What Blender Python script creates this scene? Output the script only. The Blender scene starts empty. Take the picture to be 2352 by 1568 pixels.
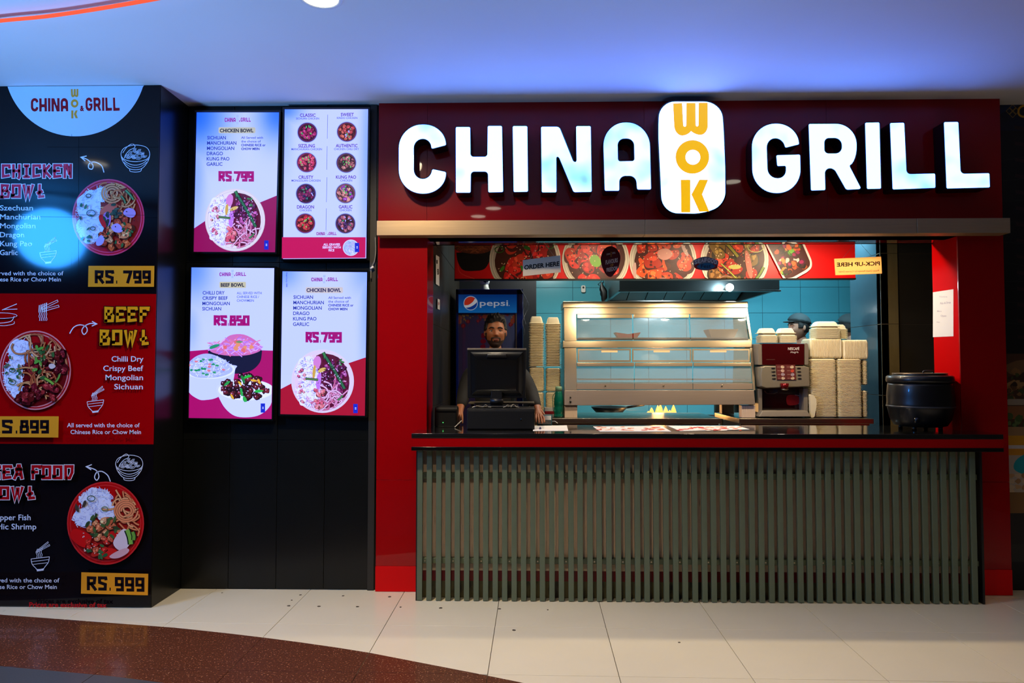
import bpy, bmesh, math, random
from mathutils import Vector, Matrix, noise
from mathutils.geometry import tessellate_polygon
PI = math.pi
SC = bpy.context.scene
COL = SC.collection
# ------------------------------------------------------------------ camera
F = 1568.0
YAW = math.atan(30 / F); PITCH = math.atan(55 / F)
CAMZ = 1.5
cam_d = bpy.data.cameras.new('camera'); cam = bpy.data.objects.new('camera', cam_d); COL.objects.link(cam)
cam.location = (0, 0, CAMZ); cam.rotation_euler = (PI / 2 + PITCH, 0, YAW)
cam_d.sensor_width = 36; cam_d.lens = 36 * F / 2352; cam_d.clip_start = .05; cam_d.clip_end = 100
SC.camera = cam
ROT = cam.rotation_euler.to_matrix()
# ------------------------------------------------------------------ world, exposure
SC.view_settings.view_transform = 'Standard'; SC.view_settings.look = 'None'
SC.view_settings.exposure = 0.0; SC.view_settings.gamma = 1.0; SC.view_settings.use_curve_mapping = False
wd = bpy.data.worlds.new('world'); SC.world = wd; wd.use_nodes = True
wd.node_tree.nodes['Background'].inputs[0].default_value = (.30, .26, .22, 1)
wd.node_tree.nodes['Background'].inputs[1].default_value = .05
SC.cycles.use_denoising = True
SC.cycles.max_bounces = 8; SC.cycles.diffuse_bounces = 4; SC.cycles.glossy_bounces = 4
SC.cycles.transparent_max_bounces = 16; SC.cycles.sample_clamp_indirect = 6.0
SC.cycles.caustics_reflective = False; SC.cycles.caustics_refractive = False
# ------------------------------------------------------------------ lamps of the place (mall ceiling, kitchen) and added ones
def lamp(name, kind, loc, power, col, size=.1, target=None, spot=None, blend=.4):
    d = bpy.data.lights.new(name, kind); d.energy = power; d.color = col
    o = bpy.data.objects.new(name, d); COL.objects.link(o); o.location = loc
    if kind == 'AREA': d.shape = 'DISK'; d.size = size
    if kind in ('POINT', 'SPOT'): d.shadow_soft_size = size
    if kind == 'SPOT': d.spot_size = math.radians(spot); d.spot_blend = blend
    if target is not None:
        o.rotation_euler = (Vector(target) - Vector(loc)).to_track_quat('-Z', 'Y').to_euler()
    return o
WARM = (1, .80, .52); COOL = (.62, .86, 1)
CEIL = 3.283
lamp('ceiling_spot_lamp', 'SPOT', (-.96, 3.22, CEIL - .03), 165, WARM, .06, (-.96, 3.3, 0), 152, .6)
lamp('ceiling_spot_lamp', 'SPOT', (-.96, 3.22, CEIL - .035), 110, WARM, .06, (-1.1, 3.5, 0), 96, .7)
lamp('ceiling_spot_lamp', 'SPOT', (-3.77, 2.60, CEIL - .03), 120, WARM, .06, (-3.77, 2.8, 0), 125, .9)
lamp('ceiling_spot_lamp', 'SPOT', (-.36, 1.47, CEIL - .03), 135, WARM, .07, (-.3, 2.0, 0), 122, .9)
lamp('ceiling_spot_lamp', 'SPOT', (2.0, 2.55, CEIL - .03), 95, (1, .78, .46), .07, (2.0, 2.75, 0), 84, .8)
for _x, _p in ((.62, 10), (1.42, 11), (2.2, 19)):
    lamp('hatch_ceiling_lamp', 'AREA', (_x, 5.04, 2.53), _p, (1, .80, .55), .1, (_x, 5.2, 0))
lamp('back_kitchen_lamp', 'AREA', (.35, 6.25, 2.9), 30, (.95, 1, .92), .5, (.5, 7.6, .6))
lamp('back_kitchen_lamp', 'AREA', (2.9, 6.35, 2.9), 44, (.5, .86, 1), .5, (2.4, 7.6, .8))
lamp('added_hood_fill', 'AREA', (1.6, 7.1, 2.2), 13, (1, .98, .96), .4, (1.6, 7.9, 1.0))  # fill lamp added under the hood to brighten the tiles behind it
lamp('added_blue_uplight', 'SPOT', (-3.4, 1.5, .6), 620, (.18, .44, 1), .2, (-3.0, 2.7, 3.3), 82, 1)  # unseen blue spot, added to tint the left of the ceiling
lamp('added_blue_uplight', 'SPOT', (-.2, 1.6, .5), 120, (.16, .48, 1), .2, (-.1, 2.6, 3.3), 80, 1)  # second added blue spot, for the middle of the ceiling

def W(px, py, Y):
    """point of the vertical plane y=Y seen at photo pixel (px, py)"""
    d = ROT @ Vector(((px - 1176) / F, -(py - 784) / F, -1))
    t = Y / d.y
    return Vector((d.x * t, Y, CAMZ + d.z * t))
def G(px, py, z=0.0):
    """point of the horizontal plane z seen at photo pixel"""
    d = ROT @ Vector(((px - 1176) / F, -(py - 784) / F, -1))
    t = (z - CAMZ) / d.z
    return Vector((d.x * t, d.y * t, z))
def WX(px, Y, py=839): return W(px, py, Y).x
def WZ(py, Y, px=1500): return W(px, py, Y).z
# ------------------------------------------------------------------ colours and materials
def lin(c):
    return tuple((v / 255 / 12.92 if v / 255 <= .04045 else ((v / 255 + .055) / 1.055) ** 2.4) for v in c[:3])
def mat(name, rgb, rough=.5, metal=0.0, var=.12, scale=8.0, bump=0.0, bscale=60.0, coat=0.0, stretch=None,
        emit=None, estr=0.0, trans=0.0, spec=.5, dirt=None, alpha=1.0, sheen=0.0, rvar=.0, coat_rough=.05):
    m = bpy.data.materials.new(name); m.use_nodes = True
    nt = m.node_tree; N = nt.nodes; L = nt.links; b = N['Principled BSDF']
    c = lin(rgb)
    tc = N.new('ShaderNodeTexCoord'); mp = N.new('ShaderNodeMapping'); L.new(tc.outputs['Object'], mp.inputs[0])
    if stretch: mp.inputs['Scale'].default_value = stretch
    nz = N.new('ShaderNodeTexNoise'); nz.inputs['Scale'].default_value = scale; nz.inputs['Detail'].default_value = 4
    L.new(mp.outputs[0], nz.inputs['Vector'])
    mx = N.new('ShaderNodeMix'); mx.data_type = 'RGBA'
    mx.inputs['A'].default_value = tuple(v * (1 - var) for v in c) + (1,)
    mx.inputs['B'].default_value = tuple(min(1, v * (1 + var)) for v in c) + (1,)
    L.new(nz.outputs['Fac'], mx.inputs['Factor']); src = mx.outputs['Result']
    if dirt:
        n2 = N.new('ShaderNodeTexNoise'); n2.inputs['Scale'].default_value = dirt[1]; n2.inputs['Detail'].default_value = 8
        L.new(mp.outputs[0], n2.inputs['Vector'])
        rp = N.new('ShaderNodeValToRGB'); rp.color_ramp.elements[0].position = dirt[2]; rp.color_ramp.elements[1].position = dirt[2] + .12
        L.new(n2.outputs['Fac'], rp.inputs[0])
        m2 = N.new('ShaderNodeMix'); m2.data_type = 'RGBA'; L.new(rp.outputs[0], m2.inputs['Factor'])
        L.new(src, m2.inputs['A']); m2.inputs['B'].default_value = lin(dirt[0]) + (1,); src = m2.outputs['Result']
    L.new(src, b.inputs['Base Color'])
    b.inputs['Roughness'].default_value = rough; b.inputs['Metallic'].default_value = metal
    b.inputs['Specular IOR Level'].default_value = spec
    if coat: b.inputs['Coat Weight'].default_value = coat; b.inputs['Coat Roughness'].default_value = coat_rough
    if trans: b.inputs['Transmission Weight'].default_value = trans
    if sheen: b.inputs['Sheen Weight'].default_value = sheen
    if alpha < 1: b.inputs['Alpha'].default_value = alpha
    if rvar:
        mr = N.new('ShaderNodeMapRange'); L.new(nz.outputs['Fac'], mr.inputs[0])
        mr.inputs['To Min'].default_value = rough - rvar; mr.inputs['To Max'].default_value = rough + rvar
        L.new(mr.outputs[0], b.inputs['Roughness'])
    if bump:
        n3 = N.new('ShaderNodeTexNoise'); n3.inputs['Scale'].default_value = bscale; n3.inputs['Detail'].default_value = 3
        L.new(mp.outputs[0], n3.inputs['Vector'])
        bp = N.new('ShaderNodeBump'); bp.inputs['Strength'].default_value = bump; bp.inputs['Distance'].default_value = .004
        L.new(n3.outputs['Fac'], bp.inputs['Height']); L.new(bp.outputs[0], b.inputs['Normal'])
    if emit:
        b.inputs['Emission Color'].default_value = (*emit, 1); b.inputs['Emission Strength'].default_value = estr
    return m
def attr_mat(name, rough=.4, coat=0.0, coat_rough=.05, estr=None, spec=.5, tint=(1, 1, 1)):
    m = bpy.data.materials.new(name); m.use_nodes = True; N = m.node_tree.nodes; L = m.node_tree.links; b = N['Principled BSDF']
    a = N.new('ShaderNodeVertexColor'); a.layer_name = 'ink'
    b.inputs['Roughness'].default_value = rough; b.inputs['Specular IOR Level'].default_value = spec
    if coat: b.inputs['Coat Weight'].default_value = coat; b.inputs['Coat Roughness'].default_value = coat_rough
    if estr is None: L.new(a.outputs[0], b.inputs['Base Color'])
    else:
        b.inputs['Base Color'].default_value = (.01, .01, .01, 1)
        mm = N.new('ShaderNodeMix'); mm.data_type = 'RGBA'; mm.blend_type = 'MULTIPLY'; mm.inputs['Factor'].default_value = 1
        L.new(a.outputs[0], mm.inputs['A']); mm.inputs['B'].default_value = (*tint, 1)
        L.new(mm.outputs['Result'], b.inputs['Emission Color']); b.inputs['Emission Strength'].default_value = estr
    return m
def glass_mat(name, tint=(.9, .95, 1), clear=.85, rough=.02, haze=0.0):
    m = bpy.data.materials.new(name); m.use_nodes = True; N = m.node_tree.nodes; L = m.node_tree.links
    N.remove(N['Principled BSDF']); out = N['Material Output']
    t = N.new('ShaderNodeBsdfTransparent'); t.inputs[0].default_value = (*[v * clear for v in tint], 1)
    g = N.new('ShaderNodeBsdfGlossy'); g.inputs['Roughness'].default_value = rough
    fr = N.new('ShaderNodeLayerWeight'); fr.inputs[0].default_value = .5; pw_ = N.new('ShaderNodeMath'); pw_.operation = 'POWER'; pw_.inputs[1].default_value = 3.5; L.new(fr.outputs['Facing'], pw_.inputs[0])
    ad = N.new('ShaderNodeMath'); ad.operation = 'MULTIPLY_ADD'; ad.inputs[1].default_value = .5; ad.inputs[2].default_value = .035; L.new(pw_.outputs[0], ad.inputs[0])
    nz = N.new('ShaderNodeTexNoise'); nz.inputs['Scale'].default_value = 6
    mr = N.new('ShaderNodeMapRange'); mr.inputs['To Min'].default_value = .9; mr.inputs['To Max'].default_value = 1.6
    ml = N.new('ShaderNodeMath'); ml.operation = 'MULTIPLY'
    L.new(nz.outputs['Fac'], mr.inputs[0]); L.new(ad.outputs[0], ml.inputs[0]); L.new(mr.outputs[0], ml.inputs[1])
    mx = N.new('ShaderNodeMixShader'); L.new(ml.outputs[0], mx.inputs[0]); L.new(t.outputs[0], mx.inputs[1]); L.new(g.outputs[0], mx.inputs[2])
    last = mx
    if haze:
        df = N.new('ShaderNodeBsdfDiffuse'); df.inputs[0].default_value = (.75, .72, .68, 1); m2 = N.new('ShaderNodeMixShader'); m2.inputs[0].default_value = haze
        L.new(mx.outputs[0], m2.inputs[1]); L.new(df.outputs[0], m2.inputs[2]); last = m2
    L.new(last.outputs[0], out.inputs[0]); return m
# ------------------------------------------------------------------ mesh builder
class MB:
    def __init__(s): s.v = []; s.f = []
    def add(s, vs, fs):
        n = len(s.v); s.v += [tuple(p) for p in vs]; s.f += [tuple(i + n for i in f) for f in fs]; return s
    def box(s, x0, x1, y0, y1, z0, z1):
        if x0 > x1: x0, x1 = x1, x0
        vs = [(x0, y0, z0), (x1, y0, z0), (x1, y1, z0), (x0, y1, z0), (x0, y0, z1), (x1, y0, z1), (x1, y1, z1), (x0, y1, z1)]
        return s.add(vs, [(0, 3, 2, 1), (4, 5, 6, 7), (0, 1, 5, 4), (1, 2, 6, 5), (2, 3, 7, 6), (3, 0, 4, 7)])
    def hexa(s, front, dy):
        """four front corners (bl, br, tr, tl) swept by the vector dy"""
        d = Vector(dy) if not isinstance(dy, (int, float)) else Vector((0, dy, 0))
        a = [Vector(p) for p in front]; b = [p + d for p in a]
        return s.add(a + b, [(0, 1, 2, 3), (7, 6, 5, 4), (1, 0, 4, 5), (2, 1, 5, 6), (3, 2, 6, 7), (0, 3, 7, 4)])
    def prism(s, poly, d):
        """3D polygon (any plane) swept by vector d"""
        n = len(poly); a = [Vector(p) for p in poly]; b = [p + Vector(d) for p in a]
        fs = [tuple(range(n)), tuple(range(2 * n - 1, n - 1, -1))] + [(i, i + n, (i + 1) % n + n, (i + 1) % n) for i in range(n)]
        return s.add(a + b, fs)
    def tube(s, path, r, n=10, cap=True, closed=False):
        path = [Vector(p) for p in path]; m = len(path); rr = r if isinstance(r, (list, tuple)) else [r] * m
        vs = []; up = None
        for i, p in enumerate(path):
            if closed: t = path[(i + 1) % m] - path[i - 1]
            else: t = path[min(i + 1, m - 1)] - path[max(i - 1, 0)]
            t = t.normalized() if t.length > 1e-9 else Vector((0, 0, 1))
            if up is None: up = Vector((0, 0, 1)) if abs(t.z) < .9 else Vector((1, 0, 0))
            a = t.cross(up)
            if a.length < 1e-6: a = t.cross(Vector((.3, 1, .2)))
            a.normalize(); up = a.cross(t).normalized()
            for k in range(n):
                q = 2 * PI * k / n; vs.append(p + (a * math.cos(q) + up * math.sin(q)) * rr[i])
        fs = []
        for i in range(m if closed else m - 1):
            for k in range(n):
                j = (i + 1) % m
                fs.append((i * n + k, i * n + (k + 1) % n, j * n + (k + 1) % n, j * n + k))
        if cap and not closed: fs += [tuple(range(n - 1, -1, -1)), tuple(range((m - 1) * n, m * n))]
        return s.add(vs, fs)
    def cyl(s, a, b, r, n=16, r2=None): return s.tube([a, b], [r, r if r2 is None else r2], n)
    def lathe(s, c, prof, n=32, sx=1, sy=1):
        c = Vector(c); vs = []
        for r, z in prof:
            for k in range(n):
                q = 2 * PI * k / n; vs.append(c + Vector((math.cos(q) * r * sx, math.sin(q) * r * sy, z)))
        fs = [(i * n + k, i * n + (k + 1) % n, (i + 1) * n + (k + 1) % n, (i + 1) * n + k) for i in range(len(prof) - 1) for k in range(n)]
        fs += [tuple(range(n - 1, -1, -1)), tuple(range((len(prof) - 1) * n, len(prof) * n))]
        return s.add(vs, fs)
    def ball(s, c, r, n=16, m=10, sc=(1, 1, 1)):
        c = Vector(c); vs = [c + Vector((0, 0, -r * sc[2]))]
        for i in range(1, m):
            a = PI * i / m
            for k in range(n):
                q = 2 * PI * k / n
                vs.append(c + Vector((math.sin(a) * math.cos(q) * r * sc[0], math.sin(a) * math.sin(q) * r * sc[1], -math.cos(a) * r * sc[2])))
        vs.append(c + Vector((0, 0, r * sc[2]))); fs = []
        for k in range(n): fs.append((0, 1 + (k + 1) % n, 1 + k)); fs.append((len(vs) - 1, 1 + (m - 2) * n + k, 1 + (m - 2) * n + (k + 1) % n))
        for i in range(m - 2):
            for k in range(n): fs.append((1 + i * n + k, 1 + i * n + (k + 1) % n, 1 + (i + 1) * n + (k + 1) % n, 1 + (i + 1) * n + k))
        return s.add(vs, fs)
    def grid(s, fn, nu, nv, wrap=False):
        vs = [fn(i / nu, j / nv) for j in range(nv + 1) for i in range(nu + (0 if wrap else 1))]; w = nu if wrap else nu + 1
        fs = [(j * w + i, j * w + (i + 1) % w, (j + 1) * w + (i + 1) % w, (j + 1) * w + i) for j in range(nv) for i in range(nu)]
        return s.add(vs, fs)
def obj(name, mb, m, parent=None, bevel=0.0, smooth=False, seg=2, **props):
    me = bpy.data.meshes.new(name); off = Vector(parent['_o']) if parent is not None and '_o' in parent else Vector((0, 0, 0))
    me.from_pydata([tuple(Vector(p) - off) for p in mb.v], [], mb.f); me.update()
    bm = bmesh.new(); bm.from_mesh(me); bmesh.ops.recalc_face_normals(bm, faces=bm.faces); bm.to_mesh(me); bm.free()
    if smooth:
        for p in me.polygons: p.use_smooth = True
    o = bpy.data.objects.new(name, me); COL.objects.link(o)
    if m: me.materials.append(m)
    if parent is not None: o.parent = parent; o['_o'] = parent.get('_o', (0, 0, 0))
    if bevel:
        b = o.modifiers.new('soft_edges', 'BEVEL'); b.width = bevel; b.segments = seg; b.limit_method = 'ANGLE'; b.angle_limit = .6
        if not smooth:
            for p in me.polygons: p.use_smooth = True
            w = o.modifiers.new('face_normals', 'WEIGHTED_NORMAL'); w.keep_sharp = True
    for k, v in props.items(): o[k] = v
    return o
def tag(o, label, cat, group=None):
    o['label'] = label; o['category'] = cat
    if group: o['group'] = group
    return o
def thing(name, label, cat, loc=(0, 0, 0), group=None):
    o = bpy.data.objects.new(name, None); COL.objects.link(o); o.location = loc; o['_o'] = tuple(loc); o.empty_display_size = .05
    return tag(o, label, cat, group)
def solo(name, mb, m, label, cat, group=None, loc=None, **k):
    """a thing that is one mesh, its origin at loc (or its base centre)"""
    xs = [p[0] for p in mb.v]; ys = [p[1] for p in mb.v]; zs = [p[2] for p in mb.v]
    c = Vector(loc) if loc is not None else Vector(((min(xs) + max(xs)) / 2, (min(ys) + max(ys)) / 2, min(zs)))
    q = MB(); q.v = [tuple(Vector(p) - c) for p in mb.v]; q.f = mb.f
    o = obj(name, q, m, None, **k); o.location = c; o['_o'] = tuple(c)
    return tag(o, label, cat, group)
def structure(name, mb, m, parent=None, **k):
    o = obj(name, mb, m, parent, **k)
    if parent is None: o['kind'] = 'structure'
    return o
def dup(o, parent=None, loc=None):
    c = o.copy(); COL.objects.link(c)
    if parent is not None: c.parent = parent
    if loc is not None: c.location = loc
    for ch in [x for x in o.children]: dup(ch, c)
    return c
# ------------------------------------------------------------------ 2D shapes
def rounded(pts, seg=6):
    """polygon of (x, y, radius) -> outline with its corners rounded"""
    n = len(pts); out = []
    P = [(p[0], p[1], p[2] if len(p) > 2 else 0) for p in pts]
    for i in range(n):
        a, b, c = P[i - 1], P[i], P[(i + 1) % n]
        r = b[2]
        if r <= 0: out.append((b[0], b[1])); continue
        v1 = Vector((a[0] - b[0], a[1] - b[1])); v2 = Vector((c[0] - b[0], c[1] - b[1]))
        t1 = min(r, v1.length * .97 * r / (r + a[2])); t2 = min(r, v2.length * .97 * r / (r + c[2]))
        p0 = Vector((b[0], b[1])) + v1.normalized() * t1; p2 = Vector((b[0], b[1])) + v2.normalized() * t2; bb = Vector((b[0], b[1]))
        big = max(t1, t2) > 40; sg = seg * 2 if big else seg
        k = .414
        for j in range(sg + 1):
            t = j / sg; w = math.sqrt(.5)
            d = (1 - t) ** 2 + 2 * w * t * (1 - t) + t * t
            q = (p0 * (1 - t) ** 2 + bb * 2 * w * t * (1 - t) + p2 * t * t) / d
            out.append((q.x, q.y))
    return out
def circ(cx, cy, r, n=40, ry=None): return [(cx + r * math.cos(2 * PI * k / n), cy + (ry or r) * math.sin(2 * PI * k / n)) for k in range(n)]
def tess(contours):
    tri = tessellate_polygon([[Vector((x, y, 0)) for x, y in c] for c in contours])
    return [p for c in contours for p in c], tri
def offset(c, d):
    n = len(c); area = sum(c[i][0] * c[(i + 1) % n][1] - c[(i + 1) % n][0] * c[i][1] for i in range(n)); s = 1 if area > 0 else -1; out = []
    for i in range(n):
        a, b, e = Vector(c[i - 1]), Vector(c[i]), Vector(c[(i + 1) % n])
        t = (e - a)
        if t.length < 1e-9: out.append(c[i]); continue
        t.normalize(); out.append((b.x + t.y * d * s, b.y - t.x * d * s))
    return out
def catmull(pts, n=8, closed=False):
    P = [Vector(p) for p in pts]; m = len(P); out = []
    for i in range(m if closed else m - 1):
        if closed: p0, p1, p2, p3 = P[i - 1], P[i], P[(i + 1) % m], P[(i + 2) % m]
        else: p0, p1, p2, p3 = P[max(i - 1, 0)], P[i], P[i + 1], P[min(i + 2, m - 1)]
        for j in range(n):
            t = j / n
            out.append(.5 * ((2 * p1) + (p2 - p0) * t + (2 * p0 - 5 * p1 + 4 * p2 - p3) * t * t + (3 * p1 - p0 - 3 * p2 + p3) * t ** 3))
    if not closed: out.append(P[-1])
    return [tuple(p) for p in out]
def ribbon(pts, w, closed=False):
    P = [Vector(p[:2]) for p in pts]; m = len(P); L = []; R = []
    for i in range(m):
        if closed: d1 = (P[i] - P[i - 1]); d2 = (P[(i + 1) % m] - P[i])
        else: d1 = P[i] - P[max(i - 1, 0)]; d2 = P[min(i + 1, m - 1)] - P[i]
        if d1.length < 1e-9: d1 = d2
        if d2.length < 1e-9: d2 = d1
        if d1.length < 1e-9: d1 = d2 = Vector((1, 0))
        d1 = d1.normalized(); d2 = d2.normalized(); n1 = Vector((-d1.y, d1.x)); n2 = Vector((-d2.y, d2.x)); b = n1 + n2
        if b.length < .2: b = n1
        b.normalize(); k = w / 2 / max(.45, b.dot(n1)); L.append(P[i] + b * k); R.append(P[i] - b * k)
    return [[tuple(L[i]), tuple(L[(i + 1) % m]), tuple(R[(i + 1) % m]), tuple(R[i])] for i in range(m if closed else m - 1)]
# traced letter outlines of the big sign (photo pixels)
def _s6(pts): return [(850 + p[0] * .36139, 200 + p[1] * .36139, (p[2] if len(p) > 2 else 0) * .36139) for p in pts]
def _s7(pts): return [(1500 + p[0] * .36224, 200 + p[1] * .36224, (p[2] if len(p) > 2 else 0) * .36224) for p in pts]
SIGN = {
 'C': [_s6([(391, 392, 10), (482, 368, 6), (474, 238, 130), (183, 238, 150), (183, 676, 150), (480, 676, 140), (482, 540, 8), (395, 521, 10), (385, 584, 50), (277, 584, 60), (277, 328, 60), (385, 328, 50)])],
 'H': [_s6([(545, 254, 8), (636, 254, 8), (638, 443, 20), (746, 443, 20), (748, 247, 8), (838, 247, 8), (845, 666, 8), (752, 668, 8), (750, 536, 22), (640, 536, 22), (638, 670, 8), (546, 670, 8)])],
 'I': [_s6([(907, 248, 8), (999, 248, 8), (1003, 664, 8), (913, 666, 8)])],
 'N': [_s6([(1087, 252, 8), (1202, 252, 16), (1292, 476, 14), (1313, 476, 12), (1310, 248, 8), (1402, 248, 8), (1408, 665, 8), (1294, 667, 10), (1200, 442, 14), (1183, 442, 12), (1184, 668, 8), (1092, 668, 8)])],
 'A': [_s6([(1492, 658, 8), (1480, 225, 150), (1775, 225, 150), (1785, 650, 8), (1698, 650, 8), (1690, 563, 40), (1583, 563, 40), (1583, 658, 8)]),
       _s6([(1572, 326, 44), (1678, 326, 44), (1681, 470, 16), (1575, 472, 16)])],
 'W': [_s6([(1925, 104, 2), (1983, 102, 2), (1991, 252, 9), (2008, 252, 9), (2010, 102, 2), (2068, 102, 2), (2070, 250, 9), (2086, 250, 9), (2088, 100, 2), (2145, 100, 2), (2147, 303, 60), (2065, 305, 45), (2040, 280, 2), (2018, 309, 45), (1935, 308, 62)])],
 'O': [[(x, y, 0) for x, y in circ(850 + 2048 * .36139, 200 + 444 * .36139, 107 * .36139)], [(x, y, 0) for x, y in circ(850 + 2051 * .36139, 200 + 446 * .36139, 47 * .36139)]],
 'K': [_s6([(1974, 589), (2035, 589), (2035, 796), (1977, 796)])],
 'K2': [_s6([(2092, 589), (2148, 589), (2110, 682), (2155, 790), (2092, 792), (2042, 682)])],
 'G': [_s7([(838, 384, 10), (925, 362, 6), (915, 232, 130), (625, 232, 150), (632, 671, 150), (937, 671, 150), (932, 428, 8), (782, 432, 8), (788, 500, 8), (843, 498, 10), (843, 578, 50), (727, 578, 60), (718, 325, 60), (825, 322, 55)])],
 'R': [_s7([(987, 234, 8), (1288, 232, 130), (1292, 470, 95), (1243, 497, 14), (1320, 645, 16), (1225, 650, 12), (1148, 514, 24), (1088, 513, 34), (1092, 652, 8), (1002, 655, 8)]),
       _s7([(1085, 322, 30), (1197, 321, 46), (1199, 421, 42), (1086, 421, 26)])],
 'I2': [_s7([(1345, 226, 8), (1435, 224, 8), (1445, 643, 8), (1357, 645, 8)])],
 'L': [_s7([(1503, 228, 8), (1592, 226, 8), (1607, 552, 26), (1788, 548, 8), (1790, 638, 8), (1520, 648, 8)])],
 'L2': [_s7([(1845, 222, 8), (1935, 221, 8), (1950, 550, 26), (2132, 546, 8), (2135, 635, 8), (1862, 642, 8)])],
}
SIGN = {k: [rounded(c) for c in v] for k, v in SIGN.items()}
def _norm(keys):
    cs = [c for k in keys for c in SIGN[k]]; xs = [p[0] for c in cs for p in c]; ys = [p[1] for c in cs for p in c]
    x0, y0, h = min(xs), min(ys), max(ys) - min(ys)
    return [[[((x - x0) / h, (y - y0) / h) for x, y in c] for c in SIGN[k]] for k in keys], (max(xs) - x0) / h
LOGO = {k: _norm([k]) for k in 'CHINAGRLWO'}; LOGO['K'] = _norm(['K', 'K2'])
# brush-like block letters: strokes in a unit box, y up
STR = {
 'C': [[(.93, .68), (.9, .9), (.12, .9), (.12, .12), (.97, .2)]],
 'H': [[(.12, 1), (.12, .0)], [(.86, 1), (.86, .12), (.7, -.05)], [(.0, .52), (.95, .52)]],
 'I': [[(.5, .9), (.5, .1)], [(.08, .9), (.92, .9)], [(.02, .08), (.98, .08)]],
 'K': [[(.14, 1), (.14, 0)], [(.88, .95), (.24, .52), (.98, .04)]],
 'E': [[(1.0, .78), (.95, .92), (.14, .92), (.14, .1), (1.0, .16)], [(.0, .52), (.85, .52)]],
 'N': [[(.12, 0), (.12, .93), (.42, .93), (.7, .25)], [(.88, 1.02), (.86, .0)]],
 'B': [[(.14, 0), (.14, .92), (.8, .9), (.68, .54), (.14, .52)], [(.66, .54), (.92, .42), (.86, .1), (-.04, .08)]],
 'O': [[(.12, .1), (.12, .9), (.88, .9), (.88, .1), (.12, .1), (.12, .3)]],
 'W': [[(.04, .98), (.26, .0), (.5, .82), (.6, .82), (.66, .02), (.98, .98)]],
 'L': [[(.46, 1), (.44, .1), (1.0, .14)], [(.1, .34), (.82, .5)]],
 'F': [[(.2, 0), (.2, .92), (1.0, .92), (.96, .74)], [(.0, .52), (.82, .52)]],
 'S': [[(.95, .75), (.9, .92), (.14, .92), (.16, .58), (.86, .44), (.84, .1), (.0, .1)]],
 'A': [[(.02, .0), (.3, .4), (.5, .98), (.66, .98), (.96, .02)], [(.1, .72), (.92, .72)], [(.24, .34), (.8, .34)]],
 'D': [[(.14, .0), (.14, .92), (.9, .92), (.88, .5), (.6, .1), (.14, .1)]],
 'R': [[(.14, 0), (.14, .92), (.84, .9), (.78, .54), (.14, .46)], [(.42, .5), (.98, .0)]],
 '.': [[(.3, .1), (.7, .1)]],
 '7': [[(.05, .78), (.05, .9), (.86, .9), (.42, .0)]],
 '9': [[(.86, .46), (.14, .46), (.14, .9), (.86, .9), (.86, .1), (.12, .1)]],
 '8': [[(.2, .9), (.8, .9), (.8, .54), (.88, .5), (.88, .1), (.12, .1), (.12, .5), (.2, .54), (.2, .9), (.3, .9)], [(.2, .52), (.8, .52)]],
 '5': [[(.86, .9), (.14, .9), (.14, .54), (.86, .52), (.86, .1), (.1, .1)]],
 '0': [[(.14, .1), (.14, .9), (.86, .9), (.86, .1), (.14, .1), (.14, .3)]],
}
_tc = {}
def text_geo(s, bold=0.0):
    k = (s, round(bold, 3))
    if k not in _tc:
        cu = bpy.data.curves.new('t', 'FONT'); cu.body = s; cu.size = 1; cu.offset = bold; cu.resolution_u = 3
        ob = bpy.data.objects.new('t', cu); me = ob.to_mesh()
        vs = [(v.co.x, v.co.y) for v in me.vertices]; fs = [tuple(p.vertices) for p in me.polygons]
        ob.to_mesh_clear(); bpy.data.objects.remove(ob); bpy.data.curves.remove(cu); _tc[k] = (vs, fs)
    return _tc[k]
CAPH = max(v[1] for v in text_geo('H')[0])
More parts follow.
